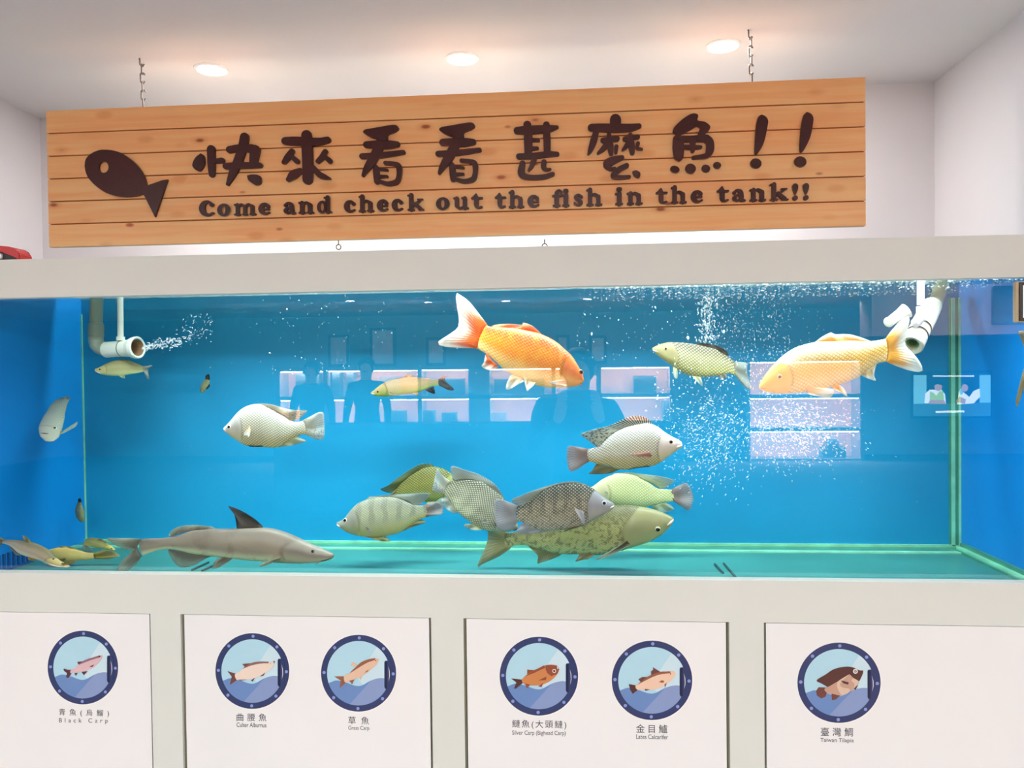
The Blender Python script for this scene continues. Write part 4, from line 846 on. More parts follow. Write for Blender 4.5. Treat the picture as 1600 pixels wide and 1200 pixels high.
# 15 olive carp at right
Z = (1000, 520)
fish('grey olive carp with coarse scales facing left among the bubbles', Z, 8.889, (.26, .30),
 [(170,212,188,262),(220,184,240,312),(300,152,320,372),(400,132,420,442),(500,132,510,512),(600,137,600,562),(700,148,700,596),(800,166,800,613),(900,186,900,616),(1000,212,1000,606),(1100,246,1100,590),(1180,295,1180,570),(1250,352,1250,562),(1318,405,1315,592)],
 fish_mat('olive_carp_skin', S(122, 116, 92), S(178, 172, 128), S(196, 190, 120), S(146, 136, 100), 22, .75, .6, sg=.29, hl=S(232, 228, 190)),
 [('tail_fin', [(1312,402),(1305,500),(1322,592)], [(1400,405),(1480,418),(1490,480),(1490,540),(1512,640),(1545,770),(1500,784),(1430,730),(1350,630)], F_GRY),
  ('dorsal_fin', [(770,165),(950,205),(1200,312)], [(790,140),(900,144),(1020,164),(1150,215),(1230,288),(1225,315)], F_DRK),
  ('anal_fin', [(1080,592),(1130,582),(1190,570)], [(1095,625),(1140,645),(1180,640),(1205,620),(1210,590),(1205,575)], F_GRY),
  ('pelvic_fin', [(715,595),(770,605),(830,612)], [(745,625),(800,690),(862,738),(866,690),(855,640),(850,615)], F_CRM, .012),
  ('pectoral_fin', [(462,470),(480,478),(512,490)], [(458,540),(470,610),(495,642),(520,632),(528,570),(520,520)], F_CRM, .02)],
 (357,222), 2.6, iris('gold', S(206, 190, 130)), .44, ([(178,240),(200,250),(222,262)], 1.0, M_LIP), sg=.29)
# 16 grass carp
Z = (570, 575)
fish('slim olive carp with dark tail facing left in the middle of the tank', Z, 10.667, (.40, .43),
 [(103,405,110,438),(160,368,172,464),(220,312,222,474),(300,258,300,478),(400,212,400,474),(520,178,520,460),(640,160,640,440),(760,150,760,424),(880,155,880,404),(980,168,980,374),(1080,180,1080,322),(1160,188,1160,298),(1240,185,1240,290)],
 fish_mat('slim_carp_skin', S(126, 104, 60), S(160, 136, 84), S(140, 170, 70), S(166, 146, 96), 36, .5, .2, sg=.24),
 [('tail_fin', [(1230,178),(1225,230),(1238,294)], [(1290,150),(1340,120),(1360,130),(1330,190),(1400,268),(1480,342),(1472,374),(1390,365),(1290,318)], F_BLK),
  ('dorsal_fin', [(640,165),(740,158),(830,160)], [(650,145),(700,120),(760,112),(800,125),(825,145),(838,158)], F_OLV),
  ('anal_fin', [(1010,360),(1080,330),(1150,305)], [(1035,385),(1100,415),(1165,430),(1170,395),(1160,350),(1150,320)], F_BLK),
  ('pelvic_fin', [(790,418),(840,412),(885,404)], [(820,432),(855,450),(882,464),(890,445),(892,425),(892,412)], F_OLV, .01),
  ('pectoral_fin', [(400,390),(408,405),(415,425)], [(440,410),(480,425),(520,440),(480,448),(450,446),(425,440)], F_OLV, .012)],
 (215,395), 1.8, iris('rust', S(170, 120, 70)), .5, ([(108,428),(135,430),(165,436)], .8, M_LIP), sg=.24)
# 17 perch under the outlet
Z = (100, 460)
fish('pale khaki fish with pointed snout facing left under the nozzle pipe', Z, 6.4, (.38, .41),
 [(314,744,318,772),(370,722,380,800),(430,690,440,811),(500,664,510,816),(580,656,590,812),(660,668,660,800),(740,696,740,786),(800,722,802,770)],
 fish_mat('khaki_perch_skin', S(146, 134, 84), S(176, 164, 112), S(196, 200, 140), S(190, 172, 116), 40, .12, .1, sg=.26),
 [('tail_fin', [(792,716),(790,745),(800,774)], [(835,716),(880,708),(882,718),(850,742),(842,775),(852,845),(835,846),(812,805)], F_GRY),
  ('dorsal_fin', [(555,662),(630,668),(705,688)], [(565,648),(590,644),(615,652),(650,658),(690,675),(704,684)], F_OLV),
  ('pelvic_fin', [(540,806),(570,808),(600,805)], [(560,825),(590,840),(612,842),(610,828),(606,815),(604,808)], F_CRM, .01)],
 (360,750), 2.0, iris('gold', S(206, 190, 130)), .5, ([(316,768),(340,780),(372,792)], .7, M_LIP), sg=.26)
# 18 fish swimming towards the glass
Z = (40, 600)
fish('grey fish swimming head on down the left end, fin stretched out', Z, 10, (.20, .42),
 [(310,886,440,892),(250,815,505,835),(234,762,528,765),(236,665,550,690),(275,562,575,585),(340,442,595,485),(392,342,620,402),(455,262,652,312),(545,218,685,242)],
 fish_mat('grey_headon_skin', S(150, 148, 138), S(158, 156, 146), S(166, 166, 150), S(160, 156, 146), 20, .15, .1, sg=.34),
 [('tail_fin', [(540,225),(600,225),(680,245)], [(575,205),(620,195),(660,200),(690,205),(700,225),(690,245)], F_GRY),
  ('pectoral_fin', [(545,742),(548,760),(545,785)], [(590,748),(660,715),(740,660),(800,590),(815,600),(780,665),(700,712),(600,765)], F_CRM, .01, False)],
 (455,690), 3.0, None, .95, ([(250,768),(300,772),(352,774)], .9, M_LIPD), sg=.34)
# 19, 20 tiny fish
Z = (100, 460)
fish('tiny olive fish pointing down, alone near the back wall left of middle', Z, 6.4, .53,
 [(1362,968,1392,986),(1362,930,1420,946),(1385,880,1450,902),(1412,846,1456,858)],
 fish_mat('small_olive_skin', S(96, 100, 80), S(120, 122, 84), S(150, 140, 90), S(120, 116, 80), 20, .2, .1), [('tail_fin', [(1415,850),(1435,848),(1455,855)], [(1412,820),(1425,805),(1440,798),(1452,800),(1456,820),(1458,840)], F_DRK),
  ('dorsal_fin', [(1450,900),(1440,925),(1422,945)], [(1458,900),(1456,920),(1448,930),(1436,945),(1426,948)], F_DRK)], (1375,960), 1.0, None, .5)
Z = (0, 700)
fish('tiny dull fish pointing down in the left rear corner', Z, 4, .5,
 [(492,455,522,464),(478,430,526,442),(470,390,524,400),(478,352,514,362),(490,336,506,342)],
 fish_mat('small_dull_skin', S(72, 92, 96), S(100, 108, 88), S(150, 140, 90), S(130, 124, 90), 20, .2, .1), [('tail_fin', [(490,338),(498,338),(506,340)], [(486,322),(494,316),(500,312),(504,318),(508,325),(510,332)], F_DRK)], (495,440), 1.0, None, .5)
# 21 fish turning at the right edge
Z = (1560, 430)
fish('brown fish at the far right edge, only its tail in view', Z, 5.217, (.06, .11),
 [(396,690,396,735),(375,645,375,785),(345,622,345,800),(305,630,305,770),(262,655,262,735)],
 fish_mat('brown_edge_skin', S(120, 84, 54), S(150, 110, 70), S(170, 130, 90), S(140, 100, 70), 30, .3, .1),
 [('tail_fin', [(268,652),(258,690),(268,738)], [(230,520),(200,450),(162,462),(200,560),(225,690),(190,820),(140,1040),(160,1065),(215,900)], F_BRN)], (386,700), 1.4, None, .4)

# ------------------------------------------------------------------ porthole stickers on the doors
def text_bm(body, aspect=None, bold=0.0):
    """flat text as bmesh, letter spacing adjusted so that width/height meets aspect"""
    cu = bpy.data.curves.new('lettering', 'FONT'); cu.body = body; cu.offset = bold; cu.resolution_u = 4
    o = bpy.data.objects.new('lettering', cu); COL.objects.link(o)
    def get(sp):
        cu.space_character = sp; bpy.context.view_layer.update()
        me = bpy.data.meshes.new_from_object(o.evaluated_get(bpy.context.evaluated_depsgraph_get()))
        xs_ = [v.co.x for v in me.vertices]; ys_ = [v.co.y for v in me.vertices]
        return me, min(xs_), max(xs_), min(ys_), max(ys_)
    me, x0, x1, y0, y1 = get(1.0)
    if aspect and len(body) > 1:
        m2 = get(1.5); h = y1-y0; w1, w2 = (x1-x0)/h, (m2[2]-m2[1])/h
        sp = max(.97, min(4, 1+.5*(aspect-w1)/(w2-w1))); me, x0, x1, y0, y1 = get(sp)
    bm = bmesh.new(); bm.from_mesh(me); bpy.data.objects.remove(o); bpy.data.curves.remove(cu)
    return bm, x0, x1, y0, y1
M_NAVY = plain('navy_print', S(46, 58, 104), .4, .35, var=.01); M_NAVD = plain('deep_navy_print', S(24, 32, 70), .4, .35, var=.01)
M_RIV = plain('rivet_print', S(140, 156, 214), .4, .35, var=.01); M_SKY = plain('sky_print', S(178, 216, 232), .4, .35, var=.01)
M_SKYL = plain('light_sky_print', S(204, 226, 236), .4, .35, var=.01); M_SEA = plain('sea_print', S(106, 138, 192), .4, .35, var=.01)
M_SEAL = plain('light_sea_print', S(136, 154, 198), .4, .35, var=.01); M_INK = plain('caption_ink', S(56, 52, 66), .5, .3, var=.01)
M_PW = plain('white_print', S(246, 240, 236), .4, .35, var=.01)
def pc(name, c): return plain(name+'_print', S(*c), .4, .35, var=.01)
def caption(parent, name, body, x0, x1, yt, yb, tilt, bold=0.0):
    bm, a0, a1, b0, b1 = text_bm(body, (x1-x0)/(yb-yt), bold)
    for v in bm.verts:
        f = (v.co.x-a0)/(a1-a0); g = (v.co.y-b0)/(b1-b0)
        v.co = px(x0+f*(x1-x0), yb+(yt-yb)*g+tilt*f, DY-.0003)
    r = bmesh.ops.extrude_face_region(bm, geom=list(bm.faces))
    bmesh.ops.translate(bm, verts=[q for q in r['geom'] if isinstance(q, bmesh.types.BMVert)], vec=(0, .0003, 0))
    link(name, bm, M_INK, parent)
def porthole(label, cx, cy, rx, ry, O, k, art, eyes, cap, cap2):
    o = thing('porthole_sticker', label, 'sticker', px(cx, cy, DY), 'porthole stickers on the cabinet doors')
    R = lambda x, y: (cx+x*rx, cy+y*ry); E_ = .0002
    wave = cr([(-.83,.27),(-.7,.22),(-.575,.19),(-.35,.24),(-.1,.325),(.08,.32),(.33,.19),(.555,.13),(.72,.14),(.86,.17)], 40)
    inside = lambda x, y: math.hypot(x, y) < .84
    arcp = [(.84*math.cos(a), .84*math.sin(a)) for a in [.18+k2*(math.pi-.50)/30 for k2 in range(31)]]
    bm = bmesh.new(); poly(bm, ell(cx, cy, rx*1.03, ry*1.03, 64), DY-E_, DY, 0); link('backing', bm, M_PW, o)
    bm = bmesh.new(); poly(bm, ell(cx, cy, rx, ry, 64), DY-2*E_, DY-E_); link('ring', bm, M_NAVY, o)
    bm = bmesh.new(); poly(bm, ell(cx, cy, rx*.84, ry*.84, 64), DY-3*E_, DY-2*E_, 0)
    poly(bm, [R(.84*math.cos(a), .84*math.sin(a)) for a in [-.95+k2*1.95/20 for k2 in range(21)]]+[R(-.5, .62), R(-.05, .1)][1:], DY-4*E_, DY-3*E_, 1); link('sky', bm, [M_SKY, M_SKYL], o)
    wv = [p for p in wave if inside(*p)]
    bm = bmesh.new(); poly(bm, [R(*p) for p in wv]+[R(*p) for p in arcp], DY-5*E_, DY-4*E_, 0)
    poly(bm, [R(*p) for p in wv if p[0] > .32]+[R(.84*math.cos(a), .84*math.sin(a)) for a in [.2+k2*1.65/16 for k2 in range(17)]], DY-6*E_, DY-5*E_, 1); link('sea', bm, [M_SEA, M_SEAL], o)
    for q in range(8):
        a = math.pi/4*q+.02; c = R(.92*math.cos(a), .92*math.sin(a))
        bm = bmesh.new(); poly(bm, ell(c[0], c[1], rx*.042, ry*.042, 14), DY-3*E_, DY-2*E_); link('rivet', bm, M_RIV, o)
    bm = bmesh.new(); poly(bm, [R(x, y) for x, y in ((.685,-.28),(.70,-.32),(.80,-.33),(.86,-.25),(.88,.0),(.86,.3),(.80,.43),(.71,.41),(.685,.36))], DY-7*E_, DY-3*E_, 0)
    poly(bm, [R(x, y) for x, y in ((.685,-.28),(.705,-.31),(.76,-.31),(.76,.40),(.71,.40),(.685,.36))], DY-8*E_, DY-7*E_, 1)
    poly(bm, [R(x, y) for x, y in ((.79,-.18),(.825,-.05),(.83,.08),(.80,.22),(.815,.08),(.81,-.05))], DY-8*E_, DY-7*E_, 2); link('handle', bm, [M_NAVY, M_NAVD, M_PW], o)
    bm = bmesh.new(); mats = []
    for i, (c, P) in enumerate(art):
        if c not in mats: mats.append(c)
        Q = [(O[0]+x/k, O[1]+y/k) for x, y in (cr(P+[P[0]], 5*len(P))[:-1] if len(P) > 8 else P)]
        poly(bm, Q, DY-(9+i)*E_, DY-5*E_, mats.index(c))
    for x, y, r, c in eyes:
        if c not in mats: mats.append(c)
        i += 1; poly(bm, ell(O[0]+x/k, O[1]+y/k, r/k, r/k, 16), DY-(9+i)*E_, DY-5*E_, mats.index(c))
    link('fish_picture', bm, mats, o)
    caption(o, 'caption', *cap); caption(o, 'translated_caption', *cap2)
pk, pkd, pkb = pc('pink', (222, 184, 190)), pc('plum', (92, 48, 66)), pc('mauve', (150, 104, 118))
porthole('porthole sticker with slim pink grey fish on the far left door', 129.5, 1043, 55, 57.6, (65, 975), 7.27,
 [(pkd, [(340,522),(290,520),(250,508),(257,535),(287,560),(278,598),(300,613),(320,590),(338,562)]), (pkd, [(472,425),(404,432),(422,466)]),
  (pk, [(690,362),(655,358),(600,376),(520,400),(465,425),(410,470),(370,510),(330,524),(330,562),(370,550),(430,548),(500,532),(580,500),(640,442),(684,388)]),
  (pkb, [(655,358),(600,376),(520,400),(465,425),(420,462),(470,445),(540,418),(610,394),(660,378)]), (pkd, [(540,486),(598,459),(578,486)]), (pkd, [(455,546),(517,539),(478,582)]), (pkd, [(372,560),(406,558),(386,589)])],
 [(657,370,9,M_INK)], ('青 魚 ( 烏 鰡 )', 92.1, 170.2, 1107.2, 1119, 2), ('B l a c k   C a r p', 92.1, 168.4, 1122, 1131, .6))
cm, br, brd = pc('cream', (238, 214, 200)), pc('brown', (112, 66, 60)), pc('dark_brown', (84, 48, 44))
porthole('porthole sticker with deep cream fish, left one on the second door', 394.3, 1048.5, 57.7, 59.1, (330, 980), 7.27,
 [(br, [(280,530),(184,500),(232,560),(212,656),(300,596)]), (br, [(455,410),(354,420),(388,458)]),
  (cm, [(722,398),(690,400),(620,395),(540,394),(460,408),(400,440),(330,498),(270,536),(290,598),(350,600),(440,592),(520,568),(600,528),(680,470),(716,428)]),
  (pc('taupe', (146, 104, 96)), [(650,394),(540,393),(460,408),(400,440),(362,472),(440,440),(520,420),(600,410),(650,410)]), (br, [(612,515),(552,562),(594,550)]), (br, [(497,575),(450,606),(470,618)]), (br, [(298,598),(402,596),(340,606)]), (brd, [(706,385),(718,390),(714,412)])],
 [(672,415,9,M_PW), (672,415,5,M_INK)], ('曲 腰 魚', 369.6, 416.2, 1114.5, 1126.5, .6), ('Culter Alburnus', 369.6, 416.2, 1129, 1136, .6))
tn, sb = pc('tan_pink', (228, 190, 164)), pc('russet', (150, 92, 66))
porthole('porthole sticker with slender tan fish leaping, right one on the second door', 560.3, 1051.9, 58.7, 60, (495, 985), 7.27,
 [(sb, [(318,522),(198,524),(272,570),(260,654),(334,590)]), (tn, [(446,415),(382,402),(402,362),(454,388)]),
  (tn, [(704,325),(650,318),(580,334),(500,368),(430,428),(370,490),(310,520),(322,592),(380,572),(460,542),(540,502),(620,442),(692,372)]),
  (sb, [(660,316),(580,332),(500,366),(430,428),(376,486),(450,440),(520,396),(590,360),(660,336)]), (sb, [(545,478),(588,443),(572,472)]), (tn, [(478,542),(517,513),(498,568)]), (sb, [(370,572),(424,560),(400,613)])],
 [(668,342,6,M_INK)], ('草  魚', 544.2, 576.4, 1119.5, 1131.5, .6), ('Grass Carp', 544.2, 577, 1134, 1142, .6))
co, cod = pc('copper', (206, 132, 78)), pc('deep_copper', (150, 76, 52))
porthole('porthole sticker with plump copper fish and white ringed eye, left one on the third door', 842, 1056.5, 61.3, 61.6, (775, 985), 7.06,
 [(brd, [(295,545),(168,532),(225,575),(198,642),(222,642),(308,570)]), (cod, [(418,440),(344,434),(344,498)]),
  (co, [(698,428),(672,390),(600,380),(530,390),(460,425),(400,450),(330,500),(285,545),(300,580),(340,602),(450,607),(540,587),(620,542),(680,478)]),
  (cod, [(545,388),(600,380),(670,389),(698,430),(672,482),(610,505),(565,470),(548,430)]), (cod, [(530,388),(460,424),(400,450),(320,508),(420,470),(480,440),(545,412)]),
  (cod, [(556,510),(468,553),(552,548)]), (cod, [(524,578),(468,620),(502,626)]), (cod, [(318,588),(377,600),(342,638)]), (M_SKYL, [(672,388),(690,418),(676,428)])],
 [(642,448,20,M_PW), (642,448,14,cod), (642,448,7,M_INK)], ('鰱魚(大頭鰱)', 800.2, 884.8, 1124.5, 1138.5, 1.6), ('Silver Carp (Bighead Carp)', 800.2, 884, 1141.3, 1150, .8))
pe = pc('peach', (238, 200, 176))
porthole('porthole sticker with peach fish and two spiky back fins, right one on the third door', 1018.8, 1063, 62.9, 62, (945, 990), 6.855,
 [(brd, [(338,556),(258,542),(270,600),(300,646),(358,600)]), (br, [(596,412),(514,361),(520,386),(494,408),(498,452)]), (br, [(464,468),(400,468),(361,490),(386,522)]),
  (pe, [(758,425),(740,404),(690,405),(600,412),(540,425),(450,470),(390,515),(330,558),(350,602),(430,602),(520,602),(600,576),(690,520),(748,462)]),
  (sb, [(700,405),(600,412),(540,425),(450,470),(390,515),(350,548),(440,500),(520,462),(600,436),(700,424)]), (sb, [(580,520),(610,500),(638,508),(625,528)]), (br, [(640,545),(664,529),(644,581)]), (br, [(425,594),(482,600),(436,614)])],
 [(704,432,6,sb)], ('金 目 鱸', 993.9, 1042.7, 1131.8, 1145, .6), ('Lates Calcarifer', 994, 1044, 1147.3, 1154.5, .8))
porthole('porthole sticker with brown banded fish, alone on the far right door', 1311, 1066.8, 65, 62.7, (1240, 995), 6.855,
 [(br, [(348,545),(270,540),(242,580),(250,630),(298,662),(345,640),(358,590)]), (br, [(406,604),(507,622),(450,674),(412,678)]),
  (brd, [(746,362),(700,358),(640,330),(580,321),(500,330),(420,355),(350,402),(248,468),(300,500),(360,536),(400,560),(520,590),(650,520),(700,480),(740,400)]),
  (pc('fawn', (196, 156, 136)), [(600,400),(540,440),(470,480),(400,520),(332,560),(360,600),(420,612),(510,627),(590,597),(656,545),(702,482),(640,440)]),
  (pc('pale_fawn', (220, 190, 170)), [(590,405),(480,475),(465,520),(480,570),(520,625),(590,597),(600,560),(520,540),(500,500)]), (pc('pale_fawn', (220, 190, 170)), [(620,470),(652,500),(650,548),(702,482),(640,440)]),
  (brd, [(504,468),(590,488),(586,512),(538,500)]), (brd, [(688,522),(662,572),(652,560)])],
 [(663,371,25,M_PW), (663,371,15,brd), (663,371,9,M_PW), (663,371,5,M_INK)], ('臺 灣 鯛', 1282.6, 1332.6, 1136.8, 1150.2, .6), ('Taiwan Tilapia', 1282, 1334, 1153, 1161, .8))

# ------------------------------------------------------------------ bubbles
t = NT('air_bubble'); t.fin(S(240, 250, 255), .12, .8)
tr = t.n('BsdfTransparent'); mx = t.n('MixShader'); mx.inputs[0].default_value = .62
t.t.links.new(tr.outputs[0], mx.inputs[1]); t.t.links.new(t.b.outputs[0], mx.inputs[2]); t.t.links.new(mx.outputs[0], t.out.inputs[0]); M_BUB = t.m
_ico = bmesh.new(); bmesh.ops.create_icosphere(_ico, subdivisions=1, radius=1)
IV = [v.co.copy() for v in _ico.verts]; IF = [[v.index for v in f.verts] for f in _ico.faces]; _ico.free()
def bubbles(name, label, spots):
    V, F = [], []
    for x, y, Y, r, st_, ang in spots:
        c = px(x, y, Y); R = px_len(r, Y); q = len(V); ca, sa = math.cos(ang), math.sin(ang)
        for v in IV:
            a, b = v.x*R*st_, v.z*R
            V.append((c.x+a*ca-b*sa, c.y+v.y*R, c.z+a*sa+b*ca))
        F += [[q+i for i in f] for f in IF]
    me = bpy.data.meshes.new(name); me.from_pydata(V, [], F); me.materials.append(M_BUB); me.polygons.foreach_set('use_smooth', [True]*len(F))
    o = bpy.data.objects.new(name, me); COL.objects.link(o); tag(o, label, 'bubbles', kind='stuff')
rd = random.Random(3); U, N_ = rd.uniform, rd.gauss
sp = []
for k in range(420):   # rising column
    y = U(458, 575); x = 1104 + N_(0, 9) + (y-458)*.02
    sp.append((x, y, U(.3, .5), abs(N_(.55, .35))+.25, U(1.2, 2.6), math.radians(90+N_(0, 18))))
for k in range(1200):   # wide veil
    y = U(455, 600); x = U(1095, 1235) if rd.random() < .8 else U(1050, 1300)
    sp.append((x, y, U(.35, .58), abs(N_(.22, .16))+.18, U(1.5, 3.2), math.radians(100+N_(0, 20))))
for k in range(2600):  # curling lower cloud
    if rd.random() < .62: x, y = N_(1240, 46), N_(668, 30)
    else: x, y = N_(1105, 34), N_(680, 42)
    if y > 790 or y < 585: continue
    a = math.atan2(-(y-640), x-1180)
    sp.append((x, y, U(.2, .57), abs(N_(.24, .2))+.18, U(1.8, 4.2), a+N_(0, .5)))
for k in range(160): sp.append((U(1020, 1180), U(560, 720), U(.1, .24), abs(N_(.4, .25))+.25, U(1.2, 2.6), math.radians(95+N_(0, 25))))
sp += [(1075, 528, .2, 2.2, 1.5, 1.6), (1131, 518, .2, 2.0, 1.4, 1.3)]
bubbles('bubble_stream', 'white cloud of rising air bubbles in the right half of the tank', sp)
sp = []
for k in range(300):
    f = abs(N_(0, .45)); f = min(f, 1.15); x = 222+f*95; y = 544-f*20+N_(0, 2+7*f)
    sp.append((x, y, .35+U(-.02, .06), abs(N_(.3, .2))+.18, U(2, 5), math.radians(12+N_(0, 22))))
for k in range(60): sp.append((U(285, 330), U(490, 530), .37+U(-.03, .06), abs(N_(.25, .2))+.18, U(2, 4), math.radians(60+N_(0, 30))))
bubbles('bubble_jet', 'thin jet of bubbles blown out of the left nozzle', sp)
sp = []
for k in range(170): sp.append((N_(540, 90), U(458, 590), U(.1, .55), abs(N_(.28, .2))+.2, U(1, 2), U(0, 3)))
for k in range(130): sp.append((U(900, 1080), U(458, 560), U(.1, .55), abs(N_(.28, .25))+.2, U(1, 2.2), U(1.2, 2)))
for k in range(80): sp.append((U(200, 1480), U(460, 820), U(.1, .55), abs(N_(.2, .15))+.18, U(1, 1.6), U(0, 3)))
bubbles('floating_specks', 'tiny bright specks drifting through the tank water', sp)
sp = []
V, F = [], []
for k in range(2000):
    x = U(.05, 1.13) if rd.random() < .85 else U(-1.5, 1.13); y = U(TY0+.02, TY1-.01) if rd.random() < .5 else min(.58, TY0+.02+abs(N_(0, .14))); R = abs(N_(.0006, .0007))+.0007; q = len(V)
    if x < .3 and rd.random() > (x+.1)/.4: continue
    for v in IV: V.append((x+v.x*R*1.6, y+v.y*R*1.4, WZ-.0012-R+v.z*R))
    F += [[q+i for i in f] for f in IF]
me = bpy.data.meshes.new('surface_foam'); me.from_pydata(V, [], F); me.materials.append(M_BUB); me.polygons.foreach_set('use_smooth', [True]*len(F))
o = bpy.data.objects.new('surface_foam', me); COL.objects.link(o); tag(o, 'bubbly foam under the water surface along the tank top right', 'foam', kind='stuff')

# ------------------------------------------------------------------ showroom behind the camera (seen mirrored in the front pane)
SHY = -10.6; SHV = 2*TY0 - SHY      # shelf front plane and its mirror image
def rf(x, y, Y=None):
    """pixel of the mirror image -> point on the real plane Y"""
    Y = SHY if Y is None else Y; p = px(x, y, 2*TY0-Y); return Vector((p.x, Y, p.z))
M_SHELF = plain('grey_shelf_board', S(120, 118, 122), .6, .3)
M_BAY = plain('pink_white_shelf_back', S(252, 206, 180), .7, .2)
M_LED = emit('shelf_led', (1, .86, .78, 1), 44)
def shelf(label, cols, rows, y0, dark):
    x0, x1 = rf(cols[0][0]-3, 600).x, rf(cols[-1][1]+3, 600).x
    xm = (cols[0][0]+cols[-1][1])/2
    Zs = lambda y: rf(xm, y).z
    o = thing('shelf_unit', label, 'shelf', ((x0+x1)/2, SHY-.2, 0))
    zt, zb = Zs(rows[0][0]-6), Zs(rows[-1][1]+6)
    bm = bmesh.new(); box(bm, (x0, SHY-.42, .0125), (x1, SHY-.40, zt)); link('back', bm, M_BAY, o)
    bm = bmesh.new(); box(bm, (x0, SHY-.40, .0125), (x1, SHY, zb)); link('base_cabinet', bm, M_SHELF, o)
    for a, b in rows:
        bm = bmesh.new(); box(bm, (x0, SHY-.4, Zs(a)), (x1, SHY, Zs(a-6))); link('shelf', bm, M_SHELF, o)
    xe = [cols[0][0]-3] + [(a[1]+b[0])/2 for a, b in zip(cols, cols[1:])] + [cols[-1][1]+3]
    wd = [3] + [max(3, (b[0]-a[1])/2) for a, b in zip(cols, cols[1:])] + [3]
    for x, q in zip(xe, wd):
        bm = bmesh.new(); box(bm, (rf(x-q, 600).x, SHY-.4, zb), (rf(x+q, 600).x, SHY, zt)); link('divider', bm, M_SHELF, o)
    for a, b in rows:
        for c, d in cols:
            bm = bmesh.new(); box(bm, (rf(c+1, 600).x, SHY-.06, Zs(a+1.6)), (rf(d-1, 600).x, SHY-.03, Zs(a))); link('light_strip', bm, M_LED, o)
    for a, b in rows:
        area('shelf_strip_light', ((x0+x1)/2, SHY-.08, Zs(a+2.2)), x1-x0-.1, .05, 120*(x1-x0), (1, .72, .58), (math.radians(-28), 0, 0))
    return o, Zs
COLS = [(437,505),(512,653),(658,732),(765,862),(868,932),(939,1047)]
o, Zs = shelf('long grey display shelf with lit pink bays across the room', COLS, [(577,618),(623,661)], 570, None)
zb1, zb2, ztop = Zs(618)+.002, Zs(667)+.002, Zs(571)+.002
M_TEAL = plain('slate_box', S(56, 74, 86), .6); M_PALE = plain('pale_box', S(200, 196, 190), .6)
def crate(x0, x1, yt, zbot, label, mat, dep=.2, name='box', grp='boxes in the lit shelf bays'):
    a, b = rf(x0, yt, SHY-.1), rf(x1, yt, SHY-.1); bm = bmesh.new(); box(bm, (a.x, SHY-.1-dep, zbot), (b.x, SHY-.1, max(a.z, zbot+.02)), bev=.006)
    return tag(link(name, bm, mat), label, 'box', grp)
for x0, x1, yt, z, lb, mt in ((462,498,584,zb1,'dark box in the upper left bay of the long shelf',M_TEAL),(519,531,582,zb1,'tall narrow dark box in the second upper bay, left one',M_TEAL),(541,552,582,zb1,'tall narrow dark box in the second upper bay, right one',M_TEAL),
  (592,622,588,zb1,'pale box in the second upper bay of the long shelf',M_PALE),(668,724,592,zb1,'wide dark box in the third upper bay of the long shelf',M_TEAL),(772,850,592,zb1,'wide dark box in the fourth upper bay of the long shelf',M_TEAL),(990,1025,587,zb1,'dark box in the last upper bay of the long shelf',M_TEAL),
  (600,632,642,zb2,'dark box in the second lower bay, left of the jars',M_TEAL),(658,678,642,zb2,'small dark box in the second lower bay, right side',M_TEAL),(690,712,645,zb2,'low dark box in the third lower bay',M_TEAL),(750,790,645,zb2,'pale low box in the fourth lower bay',M_PALE),(1036,1046,627,zb2,'dark upright box at the right end of the lower bays',M_TEAL)):
    crate(x0, x1, yt, z, lb, mt)
for x0, x1, yt, lb in ((512,545,523,'first picture frame from the left on the long shelf top'),(577,618,512,'second picture frame, tallest on the long shelf top'),(665,696,527,'third picture frame on the long shelf top'),(868,890,523,'fourth picture frame on the long shelf top'),(920,948,524,'last picture frame on the long shelf top')):
    a, b = rf(x0, yt, SHY-.15), rf(x1, yt, SHY-.15)
    o = thing('picture_frame', lb, 'picture frame', ((a.x+b.x)/2, SHY-.15, ztop), 'picture frames on the long shelf')
    bm = bmesh.new(); box(bm, (a.x, SHY-.19, ztop), (b.x, SHY-.15, a.z), bev=.004); link('frame', bm, M_DARK, o)
    bm = bmesh.new(); s_ = 1 if b.x > a.x else -1; box(bm, (a.x+s_*.05, SHY-.151, ztop+.05), (b.x-s_*.05, SHY-.148, a.z-.05)); link('print', bm, M_PALE, o)
RC = [(1172,1344)]
o, Zr = shelf('short grey display shelf with three lit bays, nearer the screen', RC, [(565,616),(622,664),(674,711)], 560, None)
zz = Zr(717)+.002
for x0, x1, yt, dz_, lb in ((1284,1302,699,0,'lower left cube of the three on the short shelf'),(1304,1322,699,0,'lower right cube of the three on the short shelf'),(1296,1311,687,None,'top cube of the three on the short shelf')):
    a = rf(x0, yt, SHY-.1); z0 = zz if dz_ == 0 else rf(1300, 699, SHY-.1).z+.002
    crate(x0, x1, yt, z0, lb, M_TEAL, .16, 'wooden_block', 'cubes on the short shelf')
a, b = rf(425, 664, -6.0), rf(1062, 664, -6.0)
cn = thing('service_counter', 'long dark counter across the room in front of the lit shelf', 'counter', ((a.x+b.x)/2, -6.2, 0))
bm = bmesh.new(); box(bm, (a.x, -6.3, .0125), (b.x, -6.03, a.z-.04), bev=.004); link('front', bm, M_DARK, cn)
bm = bmesh.new(); box(bm, (a.x+.02, -6.33, a.z-.0395), (b.x-.02, -6.0, a.z), bev=.004); link('top', bm, M_TEAL, cn)
